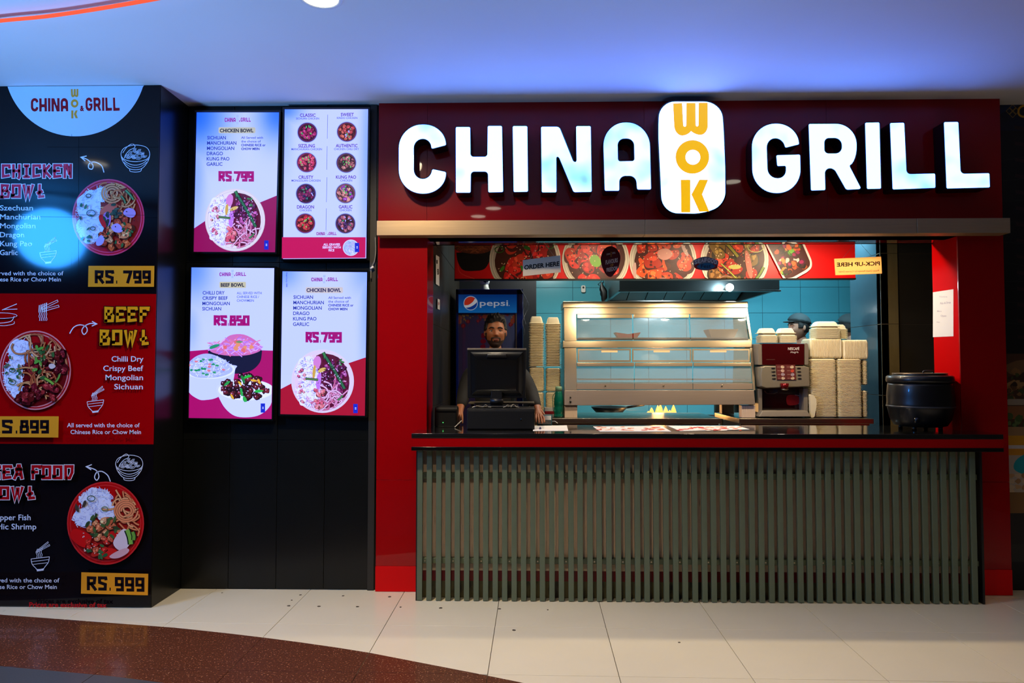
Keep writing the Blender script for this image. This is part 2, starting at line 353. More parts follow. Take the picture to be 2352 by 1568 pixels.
class Print:
    """flat print: coloured shapes laid on a surface; fn(u, v) gives the surface point, nrm its outward normal"""
    STEP = 1.4e-5
    def __init__(s, fn, nrm=(0, -1, 0), l0=12): s.fn = fn; s.n = Vector(nrm); s.v = []; s.f = []; s.c = []; s.l = l0
    def tris(s, pts, faces, col, up=True):
        if up: s.l += 1
        b = len(s.v); o = s.n * (s.l * s.STEP)
        s.v += [s.fn(x, y) + o for x, y in pts]; c = lin(col)
        for f in faces: s.f.append(tuple(i + b for i in f)); s.c.append(c)
    def poly(s, pts, col, up=True): s.tris(pts, [tuple(range(len(pts)))], col, up)
    def shape(s, contours, col):
        p, t = tess(contours); s.tris(p, t, col)
    def rect(s, x0, y0, x1, y1, col, r=0): s.poly(rounded([(x0, y0, r), (x1, y0, r), (x1, y1, r), (x0, y1, r)]) if r else [(x0, y0), (x1, y0), (x1, y1), (x0, y1)], col)
    def ell(s, cx, cy, rx, ry, col, n=48): s.poly(circ(cx, cy, rx, n, ry), col)
    def line(s, pts, w, col, closed=False):
        s.l += 1
        for q in ribbon(pts, w, closed): s.poly(q, col, False)
    def curve(s, pts, w, col, closed=False, n=6): s.line(catmull([(p[0], p[1]) for p in pts], n, closed), w, col, closed)
    def blob(s, cx, cy, r, col, rnd, n=8, jit=.28, ry=None, rot=0):
        k = []; ry = ry or r
        for i in range(n):
            a = 2 * PI * i / n; q = 1 + rnd.uniform(-jit, jit); x = math.cos(a) * r * q; y = math.sin(a) * ry * q
            k.append((cx + x * math.cos(rot) - y * math.sin(rot), cy + x * math.sin(rot) + y * math.cos(rot)))
        s.poly(catmull(k, 3, True), col)
    def text(s, t, x0, x1, yb, cap, col, bold=0.0, slope=0.0, mirror=False):
        vs, fs = text_geo(t, bold); a = min(v[0] for v in vs); b = max(v[0] for v in vs)
        pts = []
        for gx, gy in vs:
            q = (gx - a) / (b - a)
            if mirror: q = 1 - q
            x = x0 + q * (x1 - x0); pts.append((x, yb - gy / CAPH * cap + slope * (x - x0)))
        s.tris(pts, fs, col)
    def word(s, t, x0, x1, y0, y1, col, gap=.09, slope=0):
        w = sum(LOGO[c][1] for c in t) + gap * (len(t) - 1); x = 0; k = (x1 - x0) / w; h = y1 - y0
        s.l += 1
        for c in t:
            for cs in LOGO[c][0]:
                p, tr = tess([[(x0 + (x + u) * k, y0 + v * h + slope * (x + u) * k) for u, v in q] for q in cs]); s.tris(p, tr, col, False)
            x += LOGO[c][1] + gap
    def logo(s, x0, x1, y0, y1, red, gold, slope=0.0, amp=None):
        """CHINA / WOK stacked / & / GRILL between x0 and x1, letters from y0 to y1"""
        w = x1 - x0; h = y1 - y0
        s.word('CHINA', x0, x0 + w * .42, y0 + h * .04, y1, red, slope=slope)
        s.word('GRILL', x0 + w * .615, x1, y0, y1 - h * .04, red, slope=slope)
        cx = x0 + w * .492; ww = w * .043
        s.word('W', cx - ww, cx + ww, y0 - h * .62, y0 - h * .02, gold); s.word('O', cx - ww, cx + ww, y0 + h * .12, y0 + h * .72, gold)
        s.word('K', cx - ww * .9, cx + ww * .9, y0 + h * .92, y0 + h * 1.5, gold)
        s.text('&', x0 + w * .553, x0 + w * .6, y1 - h * .05, h * .35, amp or red, .05)
    def strokes(s, t, x0, x1, y0, y1, w, col, gap=.22, border=None, bw=0, widths=None, slope=0):
        """block letters of the brush-like hand"""
        tw = [(.34 if c == '.' else .9 if c in 'IS' else 1.15 if c == 'W' else 1) if c != ' ' else .45 for c in t]
        tot = sum(tw) + gap * (len(t) - 1); k = (x1 - x0) / tot
        for pas in ((border, w + 2 * bw), (col, w)) if border else ((col, w),):
            s.l += 2; x = 0
            for c, cw in zip(t, tw):
                if c != ' ':
                    for st in STR[c]:
                        pts = [(x0 + (x + u * cw) * k, y1 - v * (y1 - y0) + slope * (x + u) * k) for u, v in st]
                        if pas[0] is border and border:   # a little longer so that the border closes the ends
                            a, b = Vector(pts[0]), Vector(pts[1]); pts[0] = tuple(a + (a - b).normalized() * bw)
                            a, b = Vector(pts[-1]), Vector(pts[-2]); pts[-1] = tuple(a + (a - b).normalized() * bw)
                        for q in ribbon(pts, pas[1]): s.poly(q, pas[0], False)
                x += cw + gap
    def build(s, name, m, parent):
        me = bpy.data.meshes.new(name); off = Vector(parent['_o']) if parent is not None else Vector((0, 0, 0))
        me.from_pydata([tuple(p - off) for p in s.v], [], s.f); me.update()
        a = me.color_attributes.new('ink', 'FLOAT_COLOR', 'CORNER'); d = []
        for p, c in zip(me.polygons, s.c): d += [c[0], c[1], c[2], 1.0] * p.loop_total
        a.data.foreach_set('color', d); me.materials.append(m)
        o = bpy.data.objects.new(name, me); COL.objects.link(o); o.parent = parent; o['_o'] = tuple(off); return o
def front(Y): return lambda u, v: W(u, v, Y)
# ------------------------------------------------------------------ materials
YF, YC, YP, YL = 4.57, 4.395, 4.244, 4.60
M = {}
M['cream'] = mat('cream_tile', (218, 208, 180), .22, var=.05, scale=3, coat=.3, dirt=((150, 135, 100), 14, .74))
M['granite'] = mat('brown_granite', (86, 46, 30), .24, var=.6, scale=70, coat=.25, dirt=((176, 130, 96), 110, .60))
M['slate'] = mat('grey_stone', (66, 68, 70), .3, var=.3, scale=120)
M['grout'] = mat('grout', (82, 70, 50), .9)
M['ceiling'] = mat('ceiling_paint', (226, 224, 222), .75, var=.03, scale=2)
M['red'] = mat('red_gloss_panel', (150, 0, 5), .3, var=.06, scale=3, coat=.45, coat_rough=.03, spec=.1)
M['red_lit'] = mat('red_satin_lit_panel', (192, 0, 2), .5, var=.05, scale=3, spec=.02)  # satin red made brighter: lamp light on the right reveal put into its colour
M['red_base'] = mat('red_skirting', (208, 0, 6), .4, var=.08, scale=4, spec=.15)
M['blackpanel'] = mat('black_panel', (13, 14, 12), .28, var=.3, scale=4, spec=.35, dirt=((48, 46, 36), 18, .72))
M['black'] = mat('black_gloss', (9, 9, 9), .12, var=.2, coat=.4)
M['blackmatt'] = mat('black_plastic', (13, 13, 13), .42, var=.25, scale=20)
M['steel'] = mat('brushed_steel', (178, 168, 150), .3, 1.0, var=.1, scale=6, stretch=(1, 1, 60), rvar=.06)
M['steelbar'] = mat('steel_cladding', (184, 154, 112), .42, .55, var=.12, scale=5, stretch=(1, 1, 40), bump=.08, bscale=50)
M['steelv'] = mat('brushed_steel_upright', (236, 208, 180), .5, .1, var=.14, scale=6, stretch=(40, 40, 1), dirt=((80, 66, 44), 9, .62))
M['slat'] = mat('grey_green_paint', (90, 101, 80), .4, var=.1, scale=12, spec=.4, dirt=((52, 54, 44), 26, .74))
M['slatlow'] = mat('stained_board', (96, 88, 52), .5, var=.35, scale=18, stretch=(1, 1, .4), dirt=((34, 30, 14), 12, .5))
M['redstripe'] = mat('dark_red_stripe', (120, 4, 10), .4)
M['darktile'] = mat('dark_wall_tile', (40, 36, 28), .38, var=.2, scale=5, bump=.05, bscale=30)
M['olivetile'] = mat('olive_wall_tile', (110, 96, 60), .4, var=.16, scale=30, stretch=(1, 1, .2))
M['blue'] = mat('teal_wall_tile', (84, 172, 192), .16, var=.07, scale=4, coat=.3)
M['bluegrout'] = mat('blue_grout', (18, 60, 74), .8)
M['mirrortile'] = mat('polished_pillar_tile', (60, 84, 96), .14, var=.12, scale=6, coat=.5, bump=.06, bscale=14)
M['white'] = mat('white_plastic', (225, 222, 212), .35, var=.04)
M['foam'] = mat('foam_board', (246, 234, 198), .5, var=.06, scale=30, bump=.1, bscale=120, spec=.4)
M['paper'] = mat('paper', (228, 225, 222), .7, var=.03)
# ------------------------------------------------------------------ floor
fl = MB().box(-6, 6, -3, 10, -.06, -.006)
floor = structure('floor', fl, M['grout'])
AT = math.atan(23 / F); TD = Vector((math.sin(AT), math.cos(AT))); TX = Vector((math.cos(AT), -math.sin(AT)))
O0 = G(1145, 1386); O0 = Vector((O0.x, O0.y)); dj = G(1200, 1439).y
O0 = O0 + TD * ((dj - O0.y) / TD.y)          # a joint crossing: the row line through pixel (1200, 1439)
PX = (G(2081, 1391).x - G(1145, 1386).x) / 4
PY = (G(1200, 1439).y - G(1200, 1549).y)
def clip(poly, a, b):
    """keep the part of a convex polygon on the left of a->b"""
    out = []; n = len(poly); e = b - a
    sd = [e.x * (p.y - a.y) - e.y * (p.x - a.x) for p in poly]
    for i in range(n):
        p, q, u, v = poly[i], poly[(i + 1) % n], sd[i], sd[(i + 1) % n]
        if u >= 0: out.append(p)
        if (u > 0 > v) or (u < 0 < v): out.append(p + (q - p) * (u / (u - v)))
    return out
arc = [G(*p) for p in ((0, 1411), (153, 1419), (357, 1437), (605, 1464), (849, 1499), (1097, 1547), (1200, 1568))]
arc = [Vector((p.x, p.y)) for p in arc]
arc = [arc[0] + (arc[0] - arc[2]) * k for k in (1.2, .5)] + arc
d = arc[-1] - arc[-3]; q = arc[-1].copy(); a0 = math.atan2(d.y, d.x)
for k in range(9): a0 -= .085; q = q + Vector((math.cos(a0), math.sin(a0))) * .4; arc.append(q.copy())
arc = [Vector(p) for p in catmull(arc, 3)]
g0, g1 = G(0, 1528), G(270, 1568); gd = Vector((g1.x - g0.x, g1.y - g0.y)).normalized()
def inside(poly, line, off=Vector((0, 0))):
    for a, b in zip(line, line[1:]):
        poly = clip(poly, b + off, a + off)
        if len(poly) < 3: return []
    return poly
goff = Vector((g0.x, g0.y)) - min(arc, key=lambda p: abs(p.x - g0.x)); goff = Vector((0, goff.y))
def slabpoly(name, poly, z1, m, th=.008, bev=.0012):
    b = MB().prism([(p.x, p.y, z1 - th) for p in poly], (0, 0, th)); return obj(name, b, m, floor, bevel=bev, seg=1)
for i in range(-8, 8):
    for j in range(-5, 3):
        g = .0016
        c = [O0 + TX * (PX * (i + u)) + TD * (PY * (j + v)) for u, v in ((0, 0), (1, 0), (1, 1), (0, 1))]
        cc = (c[0] + c[2]) / 2; c = [p + Vector((g if p.x < cc.x else -g, g if p.y < cc.y else -g)) for p in c]
        if j < -4 and abs(i) > 6: continue
        gr = inside(c, arc); area = lambda P: abs(sum(P[k].x * P[(k + 1) % len(P)].y - P[(k + 1) % len(P)].x * P[k].y for k in range(len(P)))) / 2 if P else 0
        if area(gr) < area(c) * .995: slabpoly('tile', c, 0, M['cream'])
        if area(gr) > .0005:
            sl = inside(gr, arc, goff)
            slabpoly('granite_tile', gr, .0012, M['granite'], .004, .0004)
            if area(sl) > .0005: slabpoly('stone_tile', sl, .0020, M['slate'], .003, .0004)
# chewing-gum spots and bolt holes in the tiles
gum = MB(); rnd = random.Random(4)
for px, py in ((670, 1378), (663, 1391), (690, 1366), (788, 1368), (733, 1392), (821, 1393), (895, 1370), (920, 1394), (1012, 1396), (1147, 1398), (1258, 1400), (1560, 1475), (510, 1361), (1180, 1447)):
    p = G(px, py); r = rnd.uniform(.006, .012)
    gum.prism([(p.x + r * math.cos(a) * rnd.uniform(.7, 1.2), p.y + r * math.sin(a) * rnd.uniform(.7, 1.2), .0) for a in [k * PI / 4 for k in range(8)]], (0, 0, .0012))
obj('gum_spots', gum, mat('gum', (70, 60, 46), .8), floor, kind='stuff')
# ------------------------------------------------------------------ ceilings
structure('ceiling', MB().box(-6, 6, -3, YL + .12, CEIL, CEIL + .1), M['ceiling'])
structure('ceiling', MB().box(-1.0, 4.2, YR + .085 if False else 4.861, 5.66, 2.56, 2.6), M['ceiling'])
structure('ceiling', MB().box(-1.0, 4.2, 4.95, 8.1, 2.95, 3.05), mat('kitchen_ceiling', (190, 190, 186), .7))
# the mall behind the viewer
structure('wall_rear', MB().box(-6, 6, -3.1, -3, 0, CEIL), mat('mall_wall', (120, 112, 100), .7))
# ------------------------------------------------------------------ pillar with the printed menu
xR = WX(358, YP); pil = MB().box(-3.9, xR, YP, YL + .1, 0, CEIL)
pillar = structure('wall_left_pillar', pil, M['blackpanel'])
pillar.name = 'pillar'
# ------------------------------------------------------------------ recessed black wall
wl = structure('wall_left', MB().box(xR - .05, WX(866, YF) + .02, YL + .012, YL + .12, 0, CEIL), M['blackmatt'])
xs = [xR + .002] + [WX(px, YL, 1100) for px in (527, 636, 745)] + [WX(864, YL, 1100)]
zs = [0.004, WZ(1012, YL), WZ(600, YL), CEIL]
for i in range(4):
    for j in range(3):
        obj('panel', MB().box(xs[i] + .0015, xs[i + 1] - .0015, YL, YL + .012, zs[j] + .0015, zs[j + 1] - .0015), M['blackpanel'], wl, bevel=.001, seg=1)
# narrow brownish strip at the end of the black wall
obj('edge_strip', MB().box(WX(848, YL), WX(863, YL), YL - .012, YL, 0, WZ(238, YL)), mat('dark_bronze', (34, 30, 22), .5), wl, bevel=.002)
# ------------------------------------------------------------------ red shop front
ZB0, ZB1 = WZ(538, 4.47), WZ(504, 4.47)
wf = MB().box(WX(866, YF), WX(2312, YF), YF + .01, YF + .14, ZB0, CEIL)
front_wall = structure('wall_front', wf, M['blackmatt'])
xa, xe = WX(866, YF), WX(2312, YF)
jx = [xa, WX(981, YF, 400), WX(1480, YF, 400), WX(1900, YF, 400), xe]
for a, b in zip(jx, jx[1:]):
    obj('header_panel', MB().box(a + .0006, b - .0006, YF, YF + .01, ZB0 + .02, CEIL), M['red'], front_wall, bevel=.0008, seg=1)
def pier(x0, x1, yb, m=None):
    for z0, z1 in ((WZ(1303, YF), WZ(1104, YF)), (WZ(1104, YF), ZB0 + .02)):
        obj('pilaster_panel', MB().box(x0, x1, YF, YF + .012, z0 + .0008, z1 - .0008), M['red'], front_wall, bevel=.001, seg=1)
        obj('reveal_panel', MB().box(x0 + .0004, x1, YF + .0125, yb, z0 + .0008, z1 - .0008), m or M['red'], front_wall, bevel=.001, seg=1)
    obj('skirting', MB().box(x0 - .0015, x1 + .0015, YF - .003, yb, .002, WZ(1303, YF) - .0005), M['red_base'], front_wall, bevel=.001, seg=1)
YR = 4.86
xl1 = WX(981, YF, 750); xr0 = WX(2204, YF, 750)
pier(xa, xl1, YR); pier(xr0, xe, YR, M['red_lit'])
obj('soffit_panel', MB().box(xl1, xr0, YF + .01, YR, ZB0, ZB0 + .02), mat('red_soffit', (120, 10, 16), .05, coat=1, coat_rough=.01, var=.05), front_wall)
obj('header_back', MB().box(xl1 - .1, xr0 + .1, YR - .03, YR, ZB0, CEIL), M['blackmatt'], front_wall)
# steel bar across the front
bar = bpy.data.objects.new('trim_1', None); COL.objects.link(bar); bar['kind'] = 'structure'; bar['_o'] = (0, 0, 0)
bx = [WX(865, 4.47, 520), WX(1482, 4.47, 520), WX(2106, 4.47, 520), WX(2320, 4.47, 520)]
for k in range(3):
    obj('cladding_panel', MB().box(bx[k] + .0006, bx[k + 1] - .0006, 4.47 + (.0 if k < 2 else -.004), YF, ZB0 + (.0215 if 0 else 0), ZB1), M['steelbar'], bar, bevel=.0015, seg=1)
# ------------------------------------------------------------------ inside walls
XL = xl1 - .008
def tiled(name, kind, corner, ux, uy, nu, nv, w, h, m, mg, thick, normal, first_u=0, last=None, jitter=0):
    """a wall of real tiles; corner, unit vectors along and up"""
    root = bpy.data.objects.new(name, None); COL.objects.link(root); root['kind'] = 'structure'; root['_o'] = (0, 0, 0)
    c = Vector(corner); ux = Vector(ux); uy = Vector(uy); nrm = Vector(normal)
    b = MB(); p = [c, c + ux * (nu * w), c + ux * (nu * w) + uy * (nv * h), c + uy * (nv * h)]
    b.prism([q - nrm * (thick * .5) for q in p], -nrm * .06); obj('backing', b, mg, root)
    g = .0018; rnd = random.Random(7)
    for i in range(nu):
        for j in range(nv):
            q = [c + ux * (w * (i + a) + (g if a == 0 else -g)) + uy * (h * (j + e) + (g if e == 0 else -g)) for a, e in ((0, 0), (1, 0), (1, 1), (0, 1))]
            t = MB().prism([v + nrm * rnd.uniform(0, jitter) for v in q], -nrm * thick)
            obj('tile', t, m, root, bevel=.0012, seg=1)
    return root
# left inner wall (dark tiles), beyond the red reveal
tiled('wall_left_inner', 's', (XL, YR, 0), (0, 1, 0), (0, 0, 1), 4, 5, .52, .6, M['darktile'], M['grout'], .008, (1, 0, 0))
# kitchen back wall of teal tiles
TW = WX(1841, 7.9) - WX(1753, 7.9); TH = WZ(660, 7.9) - WZ(719, 7.9)
bz = WZ(719, 7.9) - 3 * TH; bxx = WX(1841, 7.9) - 8 * TW
tiled('wall_back', 's', (bxx, 7.9, bz - TH), (1, 0, 0), (0, 0, 1), 13, 8, TW, TH, M['blue'], M['bluegrout'], .01, (0, -1, 0), jitter=.0012)
structure('wall_back_lower', MB().box(-1.2, 4.2, 7.93, 8.05, 0, bz - TH), M['bluegrout']).name = 'wall_back'
# side walls of the kitchen
structure('wall_left', MB().box(XL - .3, XL - .02, 4.98, 8.1, 0, 3.0), M['blackmatt']).name = 'wall_left_kitchen'
bpy.data.objects['wall_left_kitchen'].name = 'wall_left.001'
structure('wall_right', MB().box(3.95, 4.1, 4.9, 8.1, 0, 3.0), M['darktile'])
# dark partition behind the fridge
structure('wall_partition', MB().box(XL, WX(1232, 6.9), 6.9, 7.0, 0, 2.95), mat('navy_partition', (8, 10, 18), .45))
# inner pillar at the right: polished left side, olive front
YN = 6.0
px0 = WX(2025, YN, 800); pw = WX(2066, YN, 800)
ip = tiled('wall_right_pillar', 's', (px0, YN, 0), (1, 0, 0), (0, 0, 1), 1, 5, pw - px0, .62, M['olivetile'], M['grout'], .008, (0, -1, 0))
ip.name = 'wall_right.001'
ip2 = tiled('wall_right_pillar', 's', (px0, YN + .56, 0), (0, -1, 0), (0, 0, 1), 1, 5, .56, .62, M['mirrortile'], M['grout'], .008, (-1, 0, 0)); ip2.name = 'wall_right.002'
ip3 = tiled('wall_right_nook', 's', (WX(2067, 6.02, 800), 6.02, 0), (1, 0, 0), (0, 0, 1), 2, 5, .45, .62, M['darktile'], M['grout'], .008, (0, -1, 0)); ip3.name = 'wall_right.003'
# ------------------------------------------------------------------ neighbouring shop at the right edge
YN2 = 4.68
nb = thing('menu_mural', 'dark neighbouring shopfront mural with gold emblem and burger picture', 'mural', (3.9, YN2, 0))
obj('backing_panel', MB().box(WX(2300, YN2) - .05, 4.9, YN2, YN2 + .1, 0, CEIL), M['blackmatt'], nb)
p = Print(front(YN2))
p.rect(2296, 220, 2900, 300, (10, 20, 46)); p.rect(2290, 300, 2900, 812, (8, 9, 9))
p.poly([(2296, 262), (2380, 222), (2296, 222)], (18, 42, 86))
for cx, cy in ((2319, 255), (2333, 255), (2326, 248), (2326, 262)): p.line([(cx, cy - 8), (cx + 8, cy), (cx, cy + 8), (cx - 8, cy)], 1.3, (150, 120, 60), True)
p.curve([(2362, 250), (2352, 243), (2341, 249), (2340, 262), (2350, 268), (2362, 264), (2362, 257), (2352, 257)], 4.5, (214, 158, 30))
for k in range(14): p.poly([(2330 + k * .6, 288 + k * 37), (2420, 302 + k * 37), (2420, 310 + k * 37), (2330 + k * .6, 296 + k * 37)], (44, 24, 26))
for k in range(9): p.line([(2296, 370 + k * 46), (2352, 360 + k * 50 - (k > 5) * 14), (2460, 350 + k * 52)], .8, (46, 46, 40))
p.rect(2312, 812, 2900, 985, (70, 44, 24)); rnd = random.Random(3)
p.blob(2350, 842, 40, (110, 80, 48), rnd, ry=22); p.poly([(2312, 880), (2400, 838), (2400, 862), (2312, 905)], (150, 112, 66))
for k in range(60): p.blob(rnd.uniform(2314, 2420), rnd.uniform(850, 915), rnd.uniform(3, 8), rnd.choice([(90, 60, 34), (60, 70, 34), (130, 92, 50), (50, 30, 18)]), rnd)
p.rect(2312, 916, 2420, 930, (150, 138, 116), 5); p.rect(2312, 932, 2420, 962, (130, 84, 46))
for k in range(22): p.blob(rnd.uniform(2314, 2420), rnd.uniform(955, 978), rnd.uniform(4, 8), rnd.choice([(60, 84, 40), (84, 104, 56), (40, 60, 30)]), rnd)
p.rect(2312, 980, 2900, 1000, (150, 118, 80)); p.rect(2312, 1000, 2900, 1022, (196, 140, 20)); p.rect(2312, 1022, 2900, 1030, (190, 186, 184)); p.rect(2312, 1030, 2900, 1045, (196, 132, 24))
p.rect(2312, 1045, 2900, 1150, (176, 164, 146)); p.blob(2372, 1062, 44, (16, 150, 158), rnd, n=10, jit=.05, ry=26, rot=-.3)
for k in range(16): p.blob(2322 + (k % 5) * 16, 1092 + (k // 5) * 13, 8, rnd.choice([(186, 148, 100), (160, 118, 70), (200, 176, 140)]), rnd, ry=6)
p.rect(2312, 1130, 2900, 1178, (128, 92, 46)); p.rect(2312, 1178, 2900, 1250, (36, 32, 28)); p.rect(2312, 1250, 2900, 1290, (46, 44, 38)); p.rect(2312, 1290, 2900, 1372, (10, 10, 12))
for i, v in enumerate(p.v): p.v[i] = Vector((min(4.9, max(v.x, xe)), v.y, max(v.z, .001)))
p.build('mural_print', attr_mat('mural_ink', .5), nb)
# ------------------------------------------------------------------ shop sign
def letter_mat(name, seed, k=1.0):
    m = bpy.data.materials.new(name); m.use_nodes = True; N = m.node_tree.nodes; L = m.node_tree.links; b = N['Principled BSDF']
    tc = N.new('ShaderNodeTexCoord'); mp = N.new('ShaderNodeMapping'); mp.inputs['Location'].default_value = (seed, seed * 2, 0); L.new(tc.outputs['Object'], mp.inputs[0])
    nz = N.new('ShaderNodeTexNoise'); nz.inputs['Scale'].default_value = 3.2; nz.inputs['Detail'].default_value = 2; L.new(mp.outputs[0], nz.inputs['Vector'])
    rp = N.new('ShaderNodeValToRGB'); e = rp.color_ramp.elements
    e[0].position = .26; e[0].color = (.20, .55, 9, 1); e[1].position = .46; e[1].color = (.93, 2.6, 11.0, 1)
    L.new(nz.outputs['Fac'], rp.inputs[0]); mm = N.new('ShaderNodeMix'); mm.data_type = 'RGBA'; mm.blend_type = 'MULTIPLY'; mm.inputs['Factor'].default_value = 1
    L.new(rp.outputs[0], mm.inputs['A']); mm.inputs['B'].default_value = (1, 1, 1, 1)
    L.new(mm.outputs['Result'], b.inputs['Emission Color']); b.inputs['Emission Strength'].default_value = 1.0 * k
    b.inputs['Base Color'].default_value = (.5, .5, .5, 1); b.inputs['Roughness'].default_value = .15; b.inputs['Coat Weight'].default_value = .4
    return m
RET = mat('letter_return', (6, 7, 16), .3)
def face_mesh(contours, Y, mb=None, dz=0):
    mb = mb or MB(); pts, tri = tess(contours); return mb.add([W(x, y, Y) + Vector((0, dz, 0)) for x, y in pts], tri)
def scale_to(c, Y0, Y1):
    return [(W(x, y, Y0).x, W(x, y, Y0).z) for x, y in c]
YS = 4.455
def channel(key, label, group='illuminated channel letters'):
    cs = SIGN[key]; xs = [p[0] for p in cs[0]]; ys = [p[1] for p in cs[0]]
    base = W(sum(xs) / len(xs), max(ys), YS); t = thing('channel_letter', label, 'letter', (base.x, YF, base.z), group)
    obj('lit_face', face_mesh(cs, YS), letter_mat('lit_acrylic', hash(key) % 7 + len(key) + xs[0] * .01), t)
    b = MB()
    for c in cs:
        hole = c is not cs[0]; oc = offset(c, -1.6 if hole else 1.6); n = len(c)
        a = [W(x, y, YS) for x, y in c]; o_ = [W(x, y, YS) for x, y in oc]
        vs = a + [p + Vector((0, -.003, 0)) for p in o_] + [Vector((p.x, YF + .001, p.z)) for p in o_] + [p + Vector((0, .006, 0)) for p in a]
        fs = []
        for i in range(n):
            j = (i + 1) % n; fs += [(i, j, j + n, i + n), (i + n, j + n, j + 2 * n, i + 2 * n), (i, j, j + 3 * n, i + 3 * n)]
        b.add(vs, fs)
    obj('return', b, RET, t)
    return t
for k, l in (('C', 'white illuminated letter C that begins the big word CHINA'), ('H', 'white illuminated letter H of the big word CHINA'), ('I', 'white illuminated letter I between H and N of CHINA'),
             ('N', 'white illuminated letter N of the big word CHINA'), ('A', 'white illuminated letter A that ends the big word CHINA'), ('G', 'white illuminated letter G that begins the big word GRILL'),
             ('R', 'white illuminated letter R of the big word GRILL'), ('I2', 'white illuminated letter I between R and L of GRILL'), ('L', 'white illuminated letter L next to the I of GRILL'),
             ('L2', 'white illuminated last letter L at the end of GRILL')):
    channel(k, l)
box_out = rounded(_s6([(1838, 92, 100), (2232, 92, 110), (2246, 250, 60), (2257, 520, 20), (2258, 748, 80), (2110, 804, 60), (1856, 800, 100), (1845, 560, 60), (1832, 300, 60)]), 8)
YB = 4.435
wb = thing('sign_box', 'white illuminated rounded sign box with yellow letters stacked between the words', 'sign', (WX(1590, YB), YF, WZ(492, YB)))
obj('lit_face', face_mesh([box_out], YB), letter_mat('lit_box', 3.3, 1.1), wb)
b = MB(); oc = offset(box_out, 3.2); n = len(oc); a = [W(x, y, YB) for x, y in box_out]; o_ = [W(x, y, YB) for x, y in oc]
b.add(a + [p + Vector((0, .004, 0)) for p in o_] + [Vector((p.x, YF + .001, p.z)) for p in o_], [f for i in range(n) for f in ((i, (i + 1) % n, (i + 1) % n + n, i + n), (i + n, (i + 1) % n + n, (i + 1) % n + 2 * n, i + 2 * n))])
obj('return', b, mat('box_return', (8, 8, 12), .15, coat=.5), wb)
gold = mat('yellow_vinyl', (60, 40, 0), .4, emit=(.93, .50, .0), estr=.98)
for ks in (('W',), ('O',), ('K', 'K2')):
    b = MB()
    for k in ks:
        if k == 'O': pts, tri = tess(SIGN[k])
        else: pts, tri = tess(SIGN[k])
        b.add([W(x, y, YB) + Vector((0, -.003, 0)) for x, y in pts], tri)
        for c in SIGN[k]:
            nn = len(c); q = [W(x, y, YB) for x, y in c]
            b.add([v + Vector((0, -.003, 0)) for v in q] + q, [(i, (i + 1) % nn, (i + 1) % nn + nn, i + nn) for i in range(nn)])
    obj('letter', b, gold, wb)
